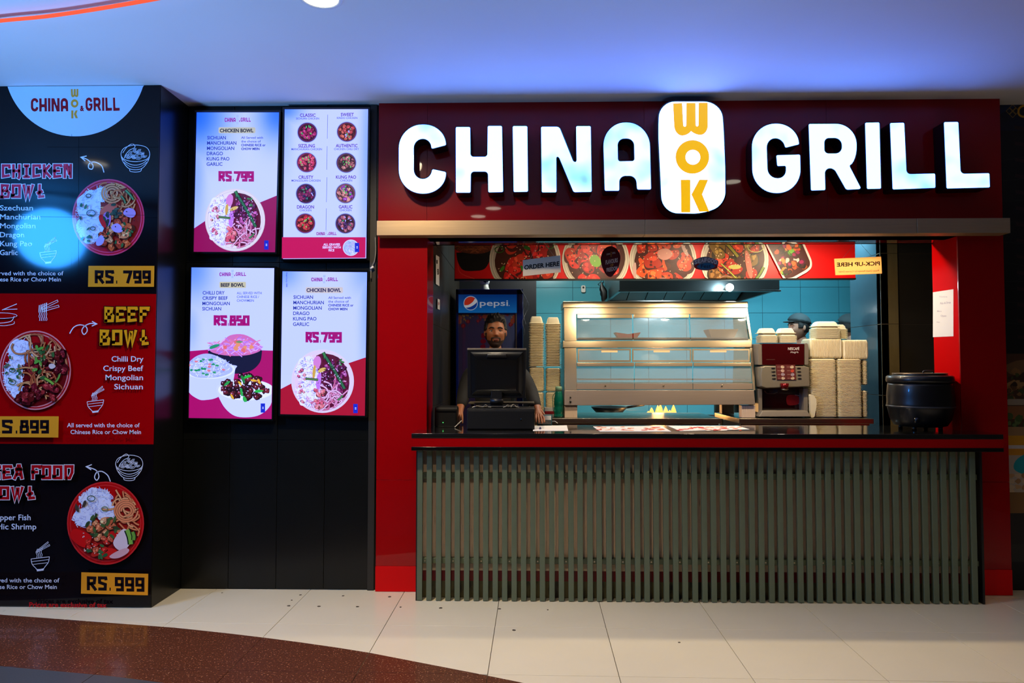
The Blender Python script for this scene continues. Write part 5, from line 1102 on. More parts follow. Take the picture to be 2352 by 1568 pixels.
# ------------------------------------------------------------------ heated food display
TW0, TW1 = YW + .32, YW + .06
def Wm(x, y): return W(x, y, TW0 + (TW1 - TW0) * (y - 692) / (930 - 692))
fw = thing('food_warmer', 'big steel two-tier heated food display with glass doors on the worktop', 'warmer', (WX(1510, YW), YW + .35, ZW))
st = mat('warmer_steel', (184, 166, 134), .24, .72, var=.05, scale=5, stretch=(1, 1, 50))
st2 = mat('warmer_panel_steel', (156, 140, 124), .34, .7, var=.1, scale=5, stretch=(1, 1, 40))
BACK = YW + .66
def quad(mb, pts, d=None):
    a = [Wm(*q_) for q_ in pts]; dd = d if d else None
    if dd: return mb.hexa(a, dd)
    b_ = [Vector((v.x, BACK, v.z)) for v in a]; return mb.add(a + b_, [(0, 1, 2, 3), (7, 6, 5, 4), (1, 0, 4, 5), (2, 1, 5, 6), (3, 2, 6, 7), (0, 3, 7, 4)])
def bar4(x0, y0, x1, y1): return [(x0, y1), (x1, y1), (x1, y0), (x0, y0)]
obj('top_cover', quad(MB(), bar4(1293, 692, 1718, 706)), st, fw, bevel=.003)
obj('upper_rail', quad(MB(), bar4(1297, 707, 1713, 721), (0, .05, 0)), st, fw, bevel=.002)
obj('middle_shelf', quad(MB(), [(1293, 798), (1728, 797), (1727, 781), (1293, 783)]), st, fw, bevel=.003)
obj('base_cabinet', quad(MB(), [(1297, 931), (1735, 929), (1732, 896), (1297, 896)]), st2, fw, bevel=.003)
obj('side_column', quad(MB(), [(1296, 783), (1324, 783), (1323, 707), (1295, 707)]), st, fw, bevel=.002)
obj('side_column', quad(MB(), [(1297, 896), (1325, 896), (1324, 799), (1296, 799)]), st, fw, bevel=.002)
obj('switch_panel', quad(MB(), [(1296.5, 930), (1324, 930), (1324, 897), (1296.5, 897)], (0, -.003, 0)), st2, fw, bevel=.001)
for yy, r in ((912, .006), (922, .008)): c = Wm(1310, yy); obj('knob', MB().cyl(c, c + Vector((0, -.02, 0)), r, 12), M['blackmatt'], fw, smooth=True)
obj('side_post', quad(MB(), [(1723, 781), (1728, 781), (1717, 707), (1711, 707)]), st, fw, bevel=.0015)
obj('side_post', quad(MB(), [(1730, 896), (1735, 896), (1729, 798), (1723, 798)]), st, fw, bevel=.0015)
gl = glass_mat('warmer_glass', (.95, .98, 1), .93, .03, .16)
hx = [1324, 1453, 1583, 1713]
for k in range(3):
    o_ = [0, 1.5, 4][k]; e_ = [1.5, 4, 8][k]
    d_ = thing_door = None
    a, b_ = hx[k] + 1.5, hx[k + 1] - 1.5
    g_ = obj('glass_door', quad(MB(), [(a + o_ * .6, 778), (b_ + e_ * .9, 778), (b_, 729), (a, 729)], (0, .005, 0)), gl, fw)
    obj('handle', quad(MB(), bar4(a, 721 + (k == 0) * .8, b_, 730 + (k == 0) * .8), (0, -.018, 0)), st, g_, bevel=.003)
    obj('bottom_rim', quad(MB(), [(a + o_ * .6, 781), (b_ + e_ * .9, 781), (b_ + e_ * .9, 777), (a + o_ * .6, 777)], (0, .01, 0)), M['blackmatt'], g_)
    # fixed lower window
    fx = [1327, 1452, 1590][k]; fx2 = [1449, 1588, 1722][k]
    f_ = obj('window_pane', quad(MB(), bar4(fx + 3, 805, fx2 - 3, 827), (0, .004, 0)), gl, fw)
    rim = MB()
    for q_ in (bar4(fx, 801, fx2, 804.5), bar4(fx, 827, fx2, 831), bar4(fx, 801, fx + 3, 831), bar4(fx2 - 3, 801, fx2, 831)): quad(rim, q_, (0, .012, 0))
    obj('pane_frame', rim, st, f_)
    a2, b2 = [1325, 1458, 1592][k], [1456, 1590, 1724][k]
    g2 = obj('glass_door', quad(MB(), [(a2, 877), (b2 + (3 if k == 2 else 0), 877), (b2, 841), (a2, 841)], (0, .005, 0)), gl, fw)
    obj('handle', quad(MB(), bar4(a2, 832.5, b2, 841), (0, -.018, 0)), st, g2, bevel=.003)
    dr = obj('crumb_drawer', quad(MB(), [(a2, 894), (b2 + (5 if k == 2 else 1), 894), (b2 + (4 if k == 2 else 1), 880), (a2, 880)], (0, .02, 0)), st2, fw, bevel=.001)
    c = Wm((a2 + b2) / 2, 885); obj('knob', MB().ball(c + Vector((0, -.006, 0)), .007, 12, 8), st, dr, smooth=True)
lo = MB()
for y_ in (779.5, 878.5): quad(lo, bar4(1324, y_ - .8, 1722, y_ + .8), (0, .012, 0))
obj('door_sill', lo, st, fw)
# wire shelves and trays inside, heat lamps under the covers
for zz in (WZ(776, YW + .3), WZ(872, YW + .2)):
    w_ = MB()
    for k in range(14): y_ = YW + .24 + k * .03; w_.tube([(Wm(1330, 780).x, y_, zz), (Wm(1712, 780).x, y_, zz)], .0018, 5)
    obj('wire_shelf', w_, M['steel'], fw)
for zz, nm in ((WZ(712, YW + .4), 0), (WZ(806, YW + .3), 1)):
    for xx in (1400, 1520, 1650):
        c = Vector((WX(xx, YW + .45), YW + .45, zz)); obj('heat_lamp', MB().cyl(c + Vector((-.07, 0, 0)), c + Vector((.07, 0, 0)), .008, 10), mat('heat_lamp', (60, 20, 5), .4, emit=(1, .42, .12), estr=2.2 if nm else .8), fw, smooth=True)
for q_ in ((1297, 931, 1326, 959), (1704, 931, 1735, 959)):
    for y_ in (TW1, BACK - .08): obj('foot', pxr(MB(), *q_, YW + .08, .08) if y_ == TW1 else MB().box(WX(q_[0], YW), WX(q_[2], YW), BACK - .08, BACK, ZW, WZ(931, YW + .1)), M['steelv'], fw, bevel=.002)
# red paper tray and cream box standing on the warmer's upper shelf
c = W(1440, 776, YW + .42); zs_ = WZ(776, YW + .3) + .002
b = MB(); w0, w1 = .08, .11; h_ = .05
for (hw0, hw1) in ((w0, w1),):
    b.add([(c.x - hw0, c.y - .05, zs_), (c.x + hw0, c.y - .05, zs_), (c.x + hw0, c.y + .05, zs_), (c.x - hw0, c.y + .05, zs_), (c.x - hw1, c.y - .07, zs_ + h_), (c.x + hw1, c.y - .07, zs_ + h_), (c.x + hw1, c.y + .07, zs_ + h_), (c.x - hw1, c.y + .07, zs_ + h_),
           (c.x, c.y - .062, zs_ + h_ * .7), (c.x, c.y + .062, zs_ + h_ * .7)], [(0, 3, 2, 1), (0, 1, 5, 8, 4), (1, 2, 6, 5), (2, 3, 7, 9, 6), (3, 0, 4, 7)])
solo('paper_tray', b, mat('red_card', (214, 50, 24), .45), 'red paper food tray inside the upper warmer compartment', 'tray')
c = W(1652, 775, YW + .42); b = MB(); k0 = WX(1622, YW + .42); k1 = WX(1690, YW + .42); zt_ = WZ(757, YW + .42)
b.add([(k0 + .03, c.y - .06, zs_), (k1 - .03, c.y - .06, zs_), (k1 - .03, c.y + .06, zs_), (k0 + .03, c.y + .06, zs_), (k0, c.y - .09, zt_), (k1, c.y - .09, zt_), (k1, c.y + .09, zt_), (k0, c.y + .09, zt_)], [(0, 3, 2, 1), (0, 1, 5, 4), (1, 2, 6, 5), (2, 3, 7, 6), (3, 0, 4, 7), (4, 5, 6, 7)])
solo('food_box', b, mat('kraft_card', (190, 160, 110), .6), 'cream takeaway tray inside the upper warmer compartment', 'box', bevel=.004)
# ------------------------------------------------------------------ foam containers
def rrect(cx, cy, hx_, hy_, r, seg=4):
    return [(cx + q_[0], cy + q_[1]) for q_ in rounded([(-hx_, -hy_, r), (hx_, -hy_, r), (hx_, hy_, r), (-hx_, hy_, r)], seg)]
def loft(mb, loops, cap0=True, cap1=True):
    n = len(loops[0]); vs = [p_ for l in loops for p_ in l]; fs = [(i * n + k, i * n + (k + 1) % n, (i + 1) * n + (k + 1) % n, (i + 1) * n + k) for i in range(len(loops) - 1) for k in range(n)]
    if cap0: fs.append(tuple(range(n - 1, -1, -1)))
    if cap1: fs.append(tuple(range((len(loops) - 1) * n, len(loops) * n)))
    return mb.add(vs, fs)
def foam_mesh(hw, hd, h):
    mb = MB(); L_ = []
    prof = ((0, 0), (0, .003), (-.005, .0045), (-.010, .005), (-hw * .16 - .010, h * .8), (-hw * .24 - .012, h), (-hw * .5, h + .0005))
    inner = ((-hw * .5, h - .0035), (-hw * .24 - .0135, h - .004), (-hw * .16 - .0118, h * .8 - .003), (-.0103, .002), (-.006, .0005))
    for (a, z) in prof + inner:
        L_.append([(x, y, z) for x, y in rrect(0, 0, hw + a, hd + a, max(.012, .02 + a * .3), 3)])
    n_ = len(L_[0]); loft(mb, L_, False, False); k_ = len(prof)
    mb.f = [f for f in mb.f if not (f[0] // n_ == k_ - 1 and f[3] // n_ == k_)]
    mb.f.append(tuple((k_ - 1) * n_ + i for i in range(n_))); mb.f.append(tuple(k_ * n_ + i for i in range(n_ - 1, -1, -1)))
    nb_ = (len(L_) - 1) * n_; mb.f += [(i, (i + 1) % n_, nb_ + (i + 1) % n_, nb_ + i) for i in range(n_)]
    return mb
proto = {}
def foam(kind, hw, hd, h, x, y, z, label, group, rz=0, mt=None):
    if kind not in proto:
        o = solo('foam_container', foam_mesh(hw, hd, h), mt or M['foam'], label, 'container', group, loc=(0, 0, 0), smooth=True); proto[kind] = o
        o.modifiers.new('crisp', 'EDGE_SPLIT').split_angle = .7
    else: o = proto[kind].copy(); COL.objects.link(o); tag(o, label, 'container', group)
    o.location = (x, y, z); o.rotation_euler = (0, 0, rz); o['_o'] = (x, y, z); return o
rnd = random.Random(77)
ORD = 'topmost second third fourth fifth sixth seventh eighth ninth tenth eleventh twelfth thirteenth fourteenth fifteenth sixteenth seventeenth eighteenth nineteenth twentieth twenty-first twenty-second twenty-third twenty-fourth twenty-fifth twenty-sixth lowest'.split()
def nth(k, n): return 'topmost' if k == n - 1 else 'lowest' if k == 0 else ORD[n - 1 - k] + ' from the top'
def wrapped(x0, y0, x1, y1, Y, dep, label, ridge=.0115, horiz=False, mt=None):
    """shrink-wrapped pack of foam boxes; photo rectangle on plane Y"""
    a = W(x0, y1, Y); b_ = W(x1, y0, Y); cx, hw = (a.x + b_.x) / 2, (b_.x - a.x) / 2 - .005; hd = dep / 2; cy = Y + hd; z0, z1 = max(a.z, ZW + .0015), b_.z
    t = thing('wrapped_pack', label, 'pack', (cx, cy, z0), 'plastic-wrapped packs of foam boxes'); sd = rnd.random() * 9
    if not horiz:
        n = max(6, int((z1 - z0) / ridge)); L_ = []
        for i in range(n * 2 + 1):
            z = z0 + (z1 - z0) * i / (2 * n); e = min(i, 2 * n - i); a_ = -.006 if i % 2 else 0
            a_ -= (.012 if e == 0 else .003 if e == 1 else 0)
            L_.append([(cx + x + .0022 * noise.noise(Vector((x * 20, z * 30, sd))), cy + y, z) for x, y in rrect(0, 0, hw + a_, hd + a_, .018, 3)])
        obj('foam_boxes', loft(MB(), L_), M['foam'], t)
    else:
        n = max(6, int(hw * 2 / ridge)); L_ = []
        for i in range(n * 2 + 1):
            x = cx - hw + 2 * hw * i / (2 * n); e = min(i, 2 * n - i); a_ = -.004 if i % 2 else 0; a_ -= .01 if e == 0 else .003 if e == 1 else 0
            L_.append([(x, cy + p_[0], (z0 + z1) / 2 + p_[1]) for p_ in rrect(0, 0, hd + a_, (z1 - z0) / 2 + a_, .018, 3)])
        obj('foam_boxes', loft(MB(), L_), M['foam'], t)
    def surf(u, v):
        th = u * 2 * PI; c_, s_ = math.cos(th), math.sin(th); pw_ = lambda q_: math.copysign(abs(q_) ** .28, q_)
        z = z0 + (z1 - z0) * v; k = .0035 + .003 * noise.noise(Vector((c_ * 3 + sd, s_ * 3, z * 14))) + .002 * noise.noise(Vector((c_ * 9 + sd, s_ * 9, z * 40)))
        if v in (0, 1): k = -.004
        return Vector((cx + pw_(c_) * (hw + k), cy + pw_(s_) * (hd + k), z + (.002 if v == 1 else 0)))
    obj('plastic_wrap', MB().grid(surf, 40, 22, wrap=True), WRAP, t, smooth=True)
    return t
WRAP = glass_mat('shrink_wrap', (1, .98, .94), .96, .12)
YK = YW + .1
wrapped(1863, 824, 1923, 959.5, YK, .2, 'tall wrapped pack of foam boxes next to the coffee machine')
wrapped(1925, 824, 1981, 959.5, YK, .2, 'tall wrapped pack of foam boxes, second from the coffee machine')
wrapped(1982, 826, 1995, 884, YK + .02, .18, 'short upper foam pack squeezed beside the inner pillar')
wrapped(1982, 897, 1995, 959.5, YK + .02, .18, 'short lower foam pack squeezed beside the inner pillar')
wrapped(1861, 777, 1936, 823, YK + .01, .2, 'long foam pack lying across the tall packs, nearer the coffee machine', horiz=True)
wrapped(1937, 780, 1996, 825, YK + .01, .2, 'long foam pack lying across the tall packs, nearer the inner pillar', horiz=True)
# small wrapped tray leaning beside the machine
b = MB(); loft(b, [[(v.x, YK - .04 + d_, v.z) for v in [W(x, y, YK) for x, y in rounded([(1856, 905, 3), (1867, 906, 10), (1872, 925, 8), (1866, 957, 3), (1858, 958.5, 3)], 4)]] for d_ in (0, .03)])
solo('foam_tray', b, M['foam'], 'small pale foam tray standing between coffee machine and wrapped packs', 'tray', smooth=False)
# two tall columns of loose containers behind the cashier
YQ = YW + .25
for x0, x1, yt, lab in ((1214, 1250, 742, 'nearer the blue fridge'), (1253, 1289, 744, 'nearer the food warmer')):
    cx = (WX(x0, YQ) + WX(x1, YQ)) / 2; hw = (WX(x1, YQ) - WX(x0, YQ)) / 2; zb = WZ(841, YQ); zt_ = WZ(yt, YQ); n = 27
    for k in range(n):
        foam('tall', hw, .075, .062, cx + rnd.uniform(-.0004, .0004), YQ + .08, zb + (zt_ - zb) * k / (n - 1), 'foam container, ' + nth(k, n) + ' of the tall column ' + lab, 'nested foam containers ' + ('nearer the fridge' if x0 < 1220 else 'nearer the warmer'))
wrapped(1214, 843, 1251, 899, YQ + .005, .15, 'wrapped pinkish foam pack under the columns, upper one nearer the fridge')
wrapped(1253, 845, 1290, 899, YQ + .005, .15, 'wrapped foam pack under the columns, upper one nearer the warmer')
wrapped(1214, 901, 1251, 959.5, YQ + .005, .15, 'lower wrapped foam pack under the columns nearer the fridge')
wrapped(1253, 901, 1290, 959.5, YQ + .005, .15, 'lower wrapped foam pack behind the green bottle')
b = MB(); loft(b, [[(p_[0], p_[1], WZ(951, YQ) + z) for p_ in rrect(WX(1263, YQ), YQ - .07, .045 + e, .04, .006, 2)] for z, e in ((-.03, 0), (0, 0), (.04, .004), (.062, .004))])
sb = solo('folded_box', b, M['white'], 'small white takeaway box with a red band behind the card reader', 'box')
obj('red_band', loft(MB(), [[(p_[0], p_[1], WZ(951, YQ) + z) for p_ in rrect(WX(1263, YQ), YQ - .07, .0465 + e, .0412, .006, 2)] for z, e in ((.008, 0), (.032, .003))]), mat('band_red', (170, 20, 30), .5), sb)
# ------------------------------------------------------------------ coffee machine
YM = YW + .08
cmn = thing('coffee_machine', 'grey and dark red instant coffee machine beside the food warmer', 'coffee machine', (WX(1798, YM), YM + .2, ZW))
gry = mat('grey_machine_plastic', (128, 118, 104), .35, var=.05); dkr = mat('dark_red_gloss', (62, 6, 8), .12, coat=.8)
b = MB(); pxp(b, [(1742, 956), (1845, 956), (1845, 800), (1845, 789), (1844, 788.5), (1842, 788.5), (1745, 788.5), (1740, 789), (1740, 800), (1740, 930)], YM + .12, .24); obj('body', b, mat('machine_body', (70, 62, 56), .4), cmn, bevel=.004)
b = MB(); pxp(b, rounded([(1741, 788, 3), (1750, 791, 4), (1751, 838, 2), (1741, 838, 2)]), YM + .0, .34); obj('side_wing', b, gry, cmn, bevel=.003)
b = MB(); pxp(b, rounded([(1848, 788, 2), (1855, 787, 4), (1858, 800, 4), (1857, 838, 2), (1848, 838, 2)]), YM + .0, .34); obj('side_wing', b, gry, cmn, bevel=.003)
up = obj('upper_panel', pxp(MB(), rounded([(1750, 789, 2), (1847.5, 789, 2), (1847, 838, 1), (1751, 838, 1)]), YM - .004, .12), dkr, cmn, bevel=.002)
p = Print(front(YM - .0045), l0=10); p.text('NESCAFÉ', 1810, 1836, 803.5, 5.8, (216, 206, 200), .02); p.text('Alegria', 1815, 1834, 810.5, 4.2, (206, 200, 196), .002, slope=-.02); p.rect(1760, 825, 1780, 826, (90, 60, 50)); p.build('logo_print', bpy.data.materials['sign_ink'], up)
fa = MB(); f0 = [(1742, 842), (1751, 839), (1848, 840), (1857, 843), (1858, 888), (1753, 892), (1742, 888), (1740, 862)]
a1 = [W(x, y, YM + .02) for x, y in f0]; cen = W(1800, 864, YM - .03); a2 = [v.lerp(cen, .06) + Vector((0, -.045, 0)) for v in a1]; a3 = [v + Vector((0, .1, 0)) for v in a1]
n = len(f0); fa.add(a1 + a2 + a3, [tuple(range(n, 2 * n)), tuple(range(3 * n - 1, 2 * n - 1, -1))] + [f for i in range(n) for f in ((i, (i + 1) % n, (i + 1) % n + n, i + n), (i, i + 2 * n, (i + 1) % n + 2 * n, (i + 1) % n))])
fasc = obj('fascia', fa, mat('silver_plastic', (150, 140, 120), .28, .3, var=.04), cmn, bevel=.006)
YFc = a2[0].y
mp_ = obj('button_panel', pxp(MB(), [(1782, 837), (1826, 837), (1829, 872), (1785, 872)], YFc - .005, .007), mat('panel_brown', (96, 40, 36), .3), cmn)
p = Print(front(YFc - .0055), l0=6); p.poly([(1782.5, 838), (1825.5, 838), (1828.5, 871.5), (1785.5, 871.5)], (104, 42, 40)); p.line([(1804, 838), (1807, 871)], .8, (60, 24, 24)); rnd2 = random.Random(6)
for j in range(4):
    for x in (1797, 1819): p.blob(x + j * .6, 842.5 + j * 8.6, 4.3, [(216, 190, 160), (206, 170, 150), (170, 150, 160), (206, 180, 150)][j] if x < 1810 or j != 1 else (206, 70, 50), rnd2, 8, .1, ry=3.4); 
    for x in (1785, 1807): p.rect(x + j * .6, 842 + j * 8.6, x + 7 + j * .6, 843 + j * 8.6, (170, 130, 120))
    for x in (1800, 1818): p.rect(x + j * .6 - 3, 840.4 + j * 8.6, x + 2 + j * .6, 841 + j * 8.6, (90, 40, 40))
p.build('menu_print', bpy.data.materials['sign_ink'], mp_)
for j in range(4):
    for sx, x in ((-1, 1776), (1, 1835)):
        c = W(x + j * .6, 845 + j * 8, YFc - .003); obj('button', MB().ball(c, .017, 12, 8, (1, .25, .22)), M['black'], cmn, smooth=True)
obj('spout', MB().tube([W(1802, 880, YFc - .012), W(1802, 893, YFc - .012)], [.034, .03], 20), mat('chrome_red', (120, 16, 20), .1, .5), cmn, smooth=True)
obj('spout_ring', MB().tube([W(1802, 893, YFc - .012), W(1802, 896, YFc - .012)], [.033, .02], 20), M['steel'], cmn, smooth=True)
obj('cavity_back', pxp(MB(), [(1752, 894), (1838, 893), (1838, 940), (1752, 941)], YM + .115, .006), dkr, cmn)
p = Print(front(YM + .114), l0=6); p.poly(catmull([(1808, 909), (1826, 907), (1835, 912), (1836, 922), (1830, 929), (1809, 929)], 4, True), (190, 14, 20)); p.curve([(1756, 897), (1762, 903), (1776, 904), (1786, 900)], .9, (150, 120, 90)); p.curve([(1826, 907), (1836, 909), (1840, 918), (1834, 928)], 1, (206, 180, 180)); p.build('cup_print', bpy.data.materials['sign_ink'], cmn)
obj('side_frame', pxp(MB(), [(1742, 893), (1751, 893), (1751, 945), (1742, 950)], YM + .02, .12), gry, cmn, bevel=.003); obj('side_frame', pxp(MB(), [(1846, 892), (1856, 891), (1856, 948), (1846, 942)], YM + .02, .12), gry, cmn, bevel=.003)
b = MB(); b.hexa([W(1743, 957, YM - .06), W(1863, 957, YM - .06), W(1855, 943, YM - .04), W(1751, 943, YM - .04)], .2); obj('drip_tray', b, gry, cmn, bevel=.006)
for x0, x1, lab in ((1748, 1791, 'nearer the food warmer'), (1793, 1835, 'nearer the wrapped packs')):
    cx = (WX(x0, YM) + WX(x1, YM)) / 2; hw = (WX(x1, YM) - WX(x0, YM)) / 2 - .004; zb = WZ(786.5, YM)
    for k in range(9):
        foam('machine', hw, .07, .042, cx + (rnd.uniform(-.0003, .0003) if k < 8 else -.006), YM + .08, zb + .0075 * k + (.018 if k == 8 else 0), 'foam lid, ' + nth(k, 9) + ' of the coffee-machine stack ' + lab, 'foam lids on the coffee machine ' + lab)
for x0, x1, dy_, lab in ((1876, 1936, 0, 'larger stack'), (1924, 1963, .1, 'smaller stack')):
    cx = (WX(x0, YK) + WX(x1, YK)) / 2; hw = (WX(x1, YK) - WX(x0, YK)) / 2 - .002; zb = WZ(776.5, YK + .01); n = 11 if dy_ == 0 else 10
    for k in range(n):
        foam('pk' + lab, hw, .075 if dy_ == 0 else .06, .042, cx + rnd.uniform(-.0004, .0004), YK + .09 + dy_ * .6, zb + .0085 * k + (.014 if k == n - 1 and dy_ == 0 else 0), 'foam lid, ' + nth(k, n) + ' of the ' + lab + ' on the wrapped packs', 'foam lids in the ' + lab + ' on the wrapped packs')
# green bottle
bt = W(1283.5, 958, YW + .12); bt.z = ZW; g_ = mat('teal_bottle', (20, 130, 110), .12, trans=.35, spec=.6, var=.1)
t = thing('water_bottle', 'teal plastic water bottle with pale cap beside the food warmer', 'bottle', tuple(bt)); px_ = (YW + .12) / F
prof = [(10, 0), (11.5, 1), (11.5, 6), (10.5, 8), (11.5, 10), (11.5, 22), (10.4, 25), (11.4, 28), (11, 42), (9, 52), (7.5, 57), (7.5, 60)]
obj('body', MB().lathe(bt, [(r * px_, z * px_) for r, z in prof], 28), g_, t, smooth=True)
obj('cap', MB().lathe(bt + Vector((0, 0, 60 * px_)), [(7.8 * px_, 0), (7.8 * px_, 8 * px_), (7 * px_, 10.5 * px_)], 24), mat('bottle_cap', (130, 170, 140), .4), t, smooth=True)
obj('strap', MB().tube(catmull([bt + Vector((-.025, -.01, .21)), bt + Vector((-.05, -.01, .17)), bt + Vector((-.048, -.01, .08)), bt + Vector((-.045, -.01, .05))], 4), .003, 6), g_, t)
# ------------------------------------------------------------------ kitchen beyond
hd = thing('extractor_hood', 'dark steel extractor hood hanging in the blue tiled kitchen', 'hood', (WX(1600, 6.6), 7.1, WZ(680, 6.6)))
YO = 6.5; hs = mat('hood_steel', (70, 78, 80), .3, .9, var=.15)
a = [W(1398, 683, YO), W(1793, 667, YO)]
b = MB(); zl = WZ(667, YO); zu = WZ(632, YO); x0, x1 = WX(1424, YO), WX(1793, YO)
b.box(x0, x1, YO, YO + .03, zl, zu + .2); b.box(x0, x1, YO + 1.2, YO + 1.23, zl, zu + .2); b.box(x0, x0 + .03, YO + .03, YO + 1.2, zl, zu + .2); b.box(x1 - .03, x1, YO + .03, YO + 1.2, zl, zu + .2); b.box(x0, x1, YO, YO + 1.23, zu + .2, zu + .22)
obj('canopy', b, hs, hd, bevel=.003)
ft = MB(); n = 7
for k in range(n):
    u0 = x0 + .04 + (x1 - x0 - .08) * k / n; u1 = x0 + .04 + (x1 - x0 - .08) * (k + 1) / n - .01
    ft.hexa([(u0, YO + .05, zl + .02), (u1, YO + .05, zl + .02), (u1, YO + .6, zl + .2), (u0, YO + .6, zl + .2)], (0, .01, .02)); ft.hexa([(u0, YO + .62, zl + .2), (u1, YO + .62, zl + .2), (u1, YO + 1.18, zl + .02), (u0, YO + 1.18, zl + .02)], (0, -.01, .02))
obj('filter_baffle', ft, M['blackmatt'], hd)
obj('drip_channel', MB().box(x0 - .01, x1 + .01, YO - .012, YO + .035, zl - .012, zl + .003), hs, hd, bevel=.002)
bl = W(1676, 660, YO - .12)
bb = thing('light_bulb', 'glowing round bulb on the front of the extractor hood', 'bulb', tuple(bl))
obj('globe', MB().ball(bl, .036, 20, 14), mat('bulb_glow', (200, 220, 230), .4, emit=(.75, .93, 1), estr=60), bb, smooth=True)
obj('socket', MB().cyl(bl + Vector((0, .03, .0)), (bl.x, YO, bl.z), .016, 12), M['white'], bb, smooth=True)
lamp('kitchen_bulb', 'POINT', tuple(bl + Vector((0, -.06, 0))), 22, (.66, .9, 1), .04)
# wall switch box, hanging ladles, pipe
s_ = MB(); pxp(s_, rounded([(1335, 655, 3), (1345, 655, 3), (1345, 671, 3), (1335, 671, 3)]), 7.86, .035); t = solo('air_freshener', s_, M['white'], 'small white wall box on the teal kitchen tiles', 'box', bevel=.003)
obj('window', MB().cyl(W(1340, 660, 7.855), W(1340, 660, 7.861), .012, 12), M['blackmatt'], t)
pp = thing('wall_pipe', 'grey pipe running up the kitchen wall beside the hood', 'pipe', tuple(W(1399, 700, 7.75)))
obj('pipe', MB().tube([W(1399, 720, 7.8), W(1399, 636, 7.8)], .02, 10), hs, pp, smooth=True); obj('bracket', pxr(MB(), 1394, 676, 1404, 679, 7.77, .1), hs, pp)
la = thing('hanging_cloth', 'dark cloth bundle hanging on a hook beside the kitchen pipe', 'cloth', tuple(W(1385, 692, 7.4)))
rnd = random.Random(8)
def clothf(u, v):
    th = u * 2 * PI; w_ = (3 + 6 * math.sin(PI * min(1, v * 1.1)) * (1 - .3 * v)) * 7.4 / F; nn = noise.noise(Vector((math.cos(th) * 2, math.sin(th) * 2, v * 4)))
    c = W(1385 + 3 * math.sin(v * 5), 692 - v * 44, 7.4); return c + Vector((math.cos(th) * w_ * (1 + .4 * nn), math.sin(th) * w_ * .6, 0))
obj('fabric', MB().grid(clothf, 16, 12, wrap=True), M['blackmatt'], la, smooth=True); obj('hook', MB().tube([W(1386, 650, 7.4), W(1386, 640, 7.42), (WX(1386, 7.4), 7.9, WZ(640, 7.4))], .005, 6), hs, la)
# cooking range with flames seen under the warmer
YS_ = 6.9; zr = WZ(958, YS_) - .02
rg = thing('cooking_range', 'low steel cooking range with burning gas ring seen under the warmer', 'range', (WX(1520, YS_), YS_ + .35, 0))
obj('body', MB().box(WX(1330, YS_), WX(1740, YS_), YS_, YS_ + .7, .05, zr), M['steel'], rg, bevel=.004)
for x in (1400, 1515, 1640): c = Vector((WX(x, YS_ + .2), YS_ + .25, zr)); obj('burner_ring', MB().lathe(c, [(.09, 0), (.1, .004), (.1, .02), (.06, .022), (.05, .006)], 20), M['blackmatt'], rg, smooth=True)
fm = mat('gas_flame', (30, 10, 0), .6, emit=(1, .38, .06), estr=3)
for x, h_ in ((1488, .05), (1499, .08), (1509, .11), (1518, .12), (1527, .1), (1537, .06), (1550, .11)):
    c = Vector((WX(x, YS_ + .2), YS_ + .2 + rnd.uniform(-.04, .08), zr + .02)); obj('flame', MB().lathe(c, [(.018, 0), (.03, h_ * .25), (.02, h_ * .6), (.003, h_)], 10), fm, rg, smooth=True)
lamp('flame_light', 'POINT', (WX(1515, YS_), YS_ + .1, zr + .12), 8, (1, .5, .15), .06)
pn = thing('wok', 'black wok with handle on the range behind the warmer', 'wok', (WX(1400, YS_ + .2), YS_ + .25, zr + .023)); c = Vector((WX(1400, YS_ + .2), YS_ + .25, zr + .023))
obj('bowl', MB().lathe(c, [(.07, 0), (.14, .03), (.19, .085), (.185, .087), (.13, .034), (.05, .008)], 28), M['blackmatt'], pn, smooth=True); obj('handle', MB().tube([c + Vector((.18, 0, .08)), c + Vector((.36, -.03, .11))], .012, 8), M['blackmatt'], pn, smooth=True)
pn = thing('cooking_pot', 'dark steel pot on the range near the warmer foot', 'pot', (WX(1672, YS_ + .2), YS_ + .25, zr + .023)); c = Vector((WX(1672, YS_ + .2), YS_ + .25, zr + .023))
obj('body', MB().lathe(c, [(.12, 0), (.13, .01), (.13, .16), (.136, .165), (.125, .165), (.12, .02)], 28), hs, pn, smooth=True)
for s in (-1, 1): obj('handle', MB().tube(catmull([c + Vector((s * .13, -.03, .12)), c + Vector((s * .165, 0, .12)), c + Vector((s * .13, .03, .12))], 4), .005, 6), hs, pn, smooth=True)
# ------------------------------------------------------------------ things on the counter
def onT(px, py): return G(px, py, ZT)
Yd = onT(1150, 987).y
rg = thing('cash_drawer', 'flat black cash drawer under the till screen on the countertop', 'cash drawer', (WX(1149, Yd), Yd + .18, ZT))
dx0, dx1 = WX(1072, Yd, 960), WX(1228, Yd, 960); zd = WZ(939, Yd)
obj('case', MB().box(dx0, dx1, Yd + .006, Yd + .3, ZT + .002, zd), M['blackmatt'], rg, bevel=.004)
dd = obj('drawer', MB().box(dx0 + .006, dx1 - .006, Yd, Yd + .01, ZT + .008, zd - .012), M['blackmatt'], rg, bevel=.002)
obj('lock', MB().cyl((dx1 - .09, Yd, ZT + .07), (dx1 - .09, Yd - .003, ZT + .07), .008, 12), M['black'], dd, smooth=True)
Ym = Yd + .12
mt_ = thing('till_screen', 'black touch-screen till seen from behind, in front of the cashier', 'till', (WX(1140, Ym), Ym + .08, zd))
top = [W(1073, 801, Ym - .03), W(1209, 801, Ym - .03)]; bot = [W(1074, 914, Ym + .03), W(1207, 914, Ym + .03)]
obj('screen_case', MB().hexa([bot[0], bot[1], top[1], top[0]], (0, .035, .006)), M['blackmatt'], mt_, bevel=.005)
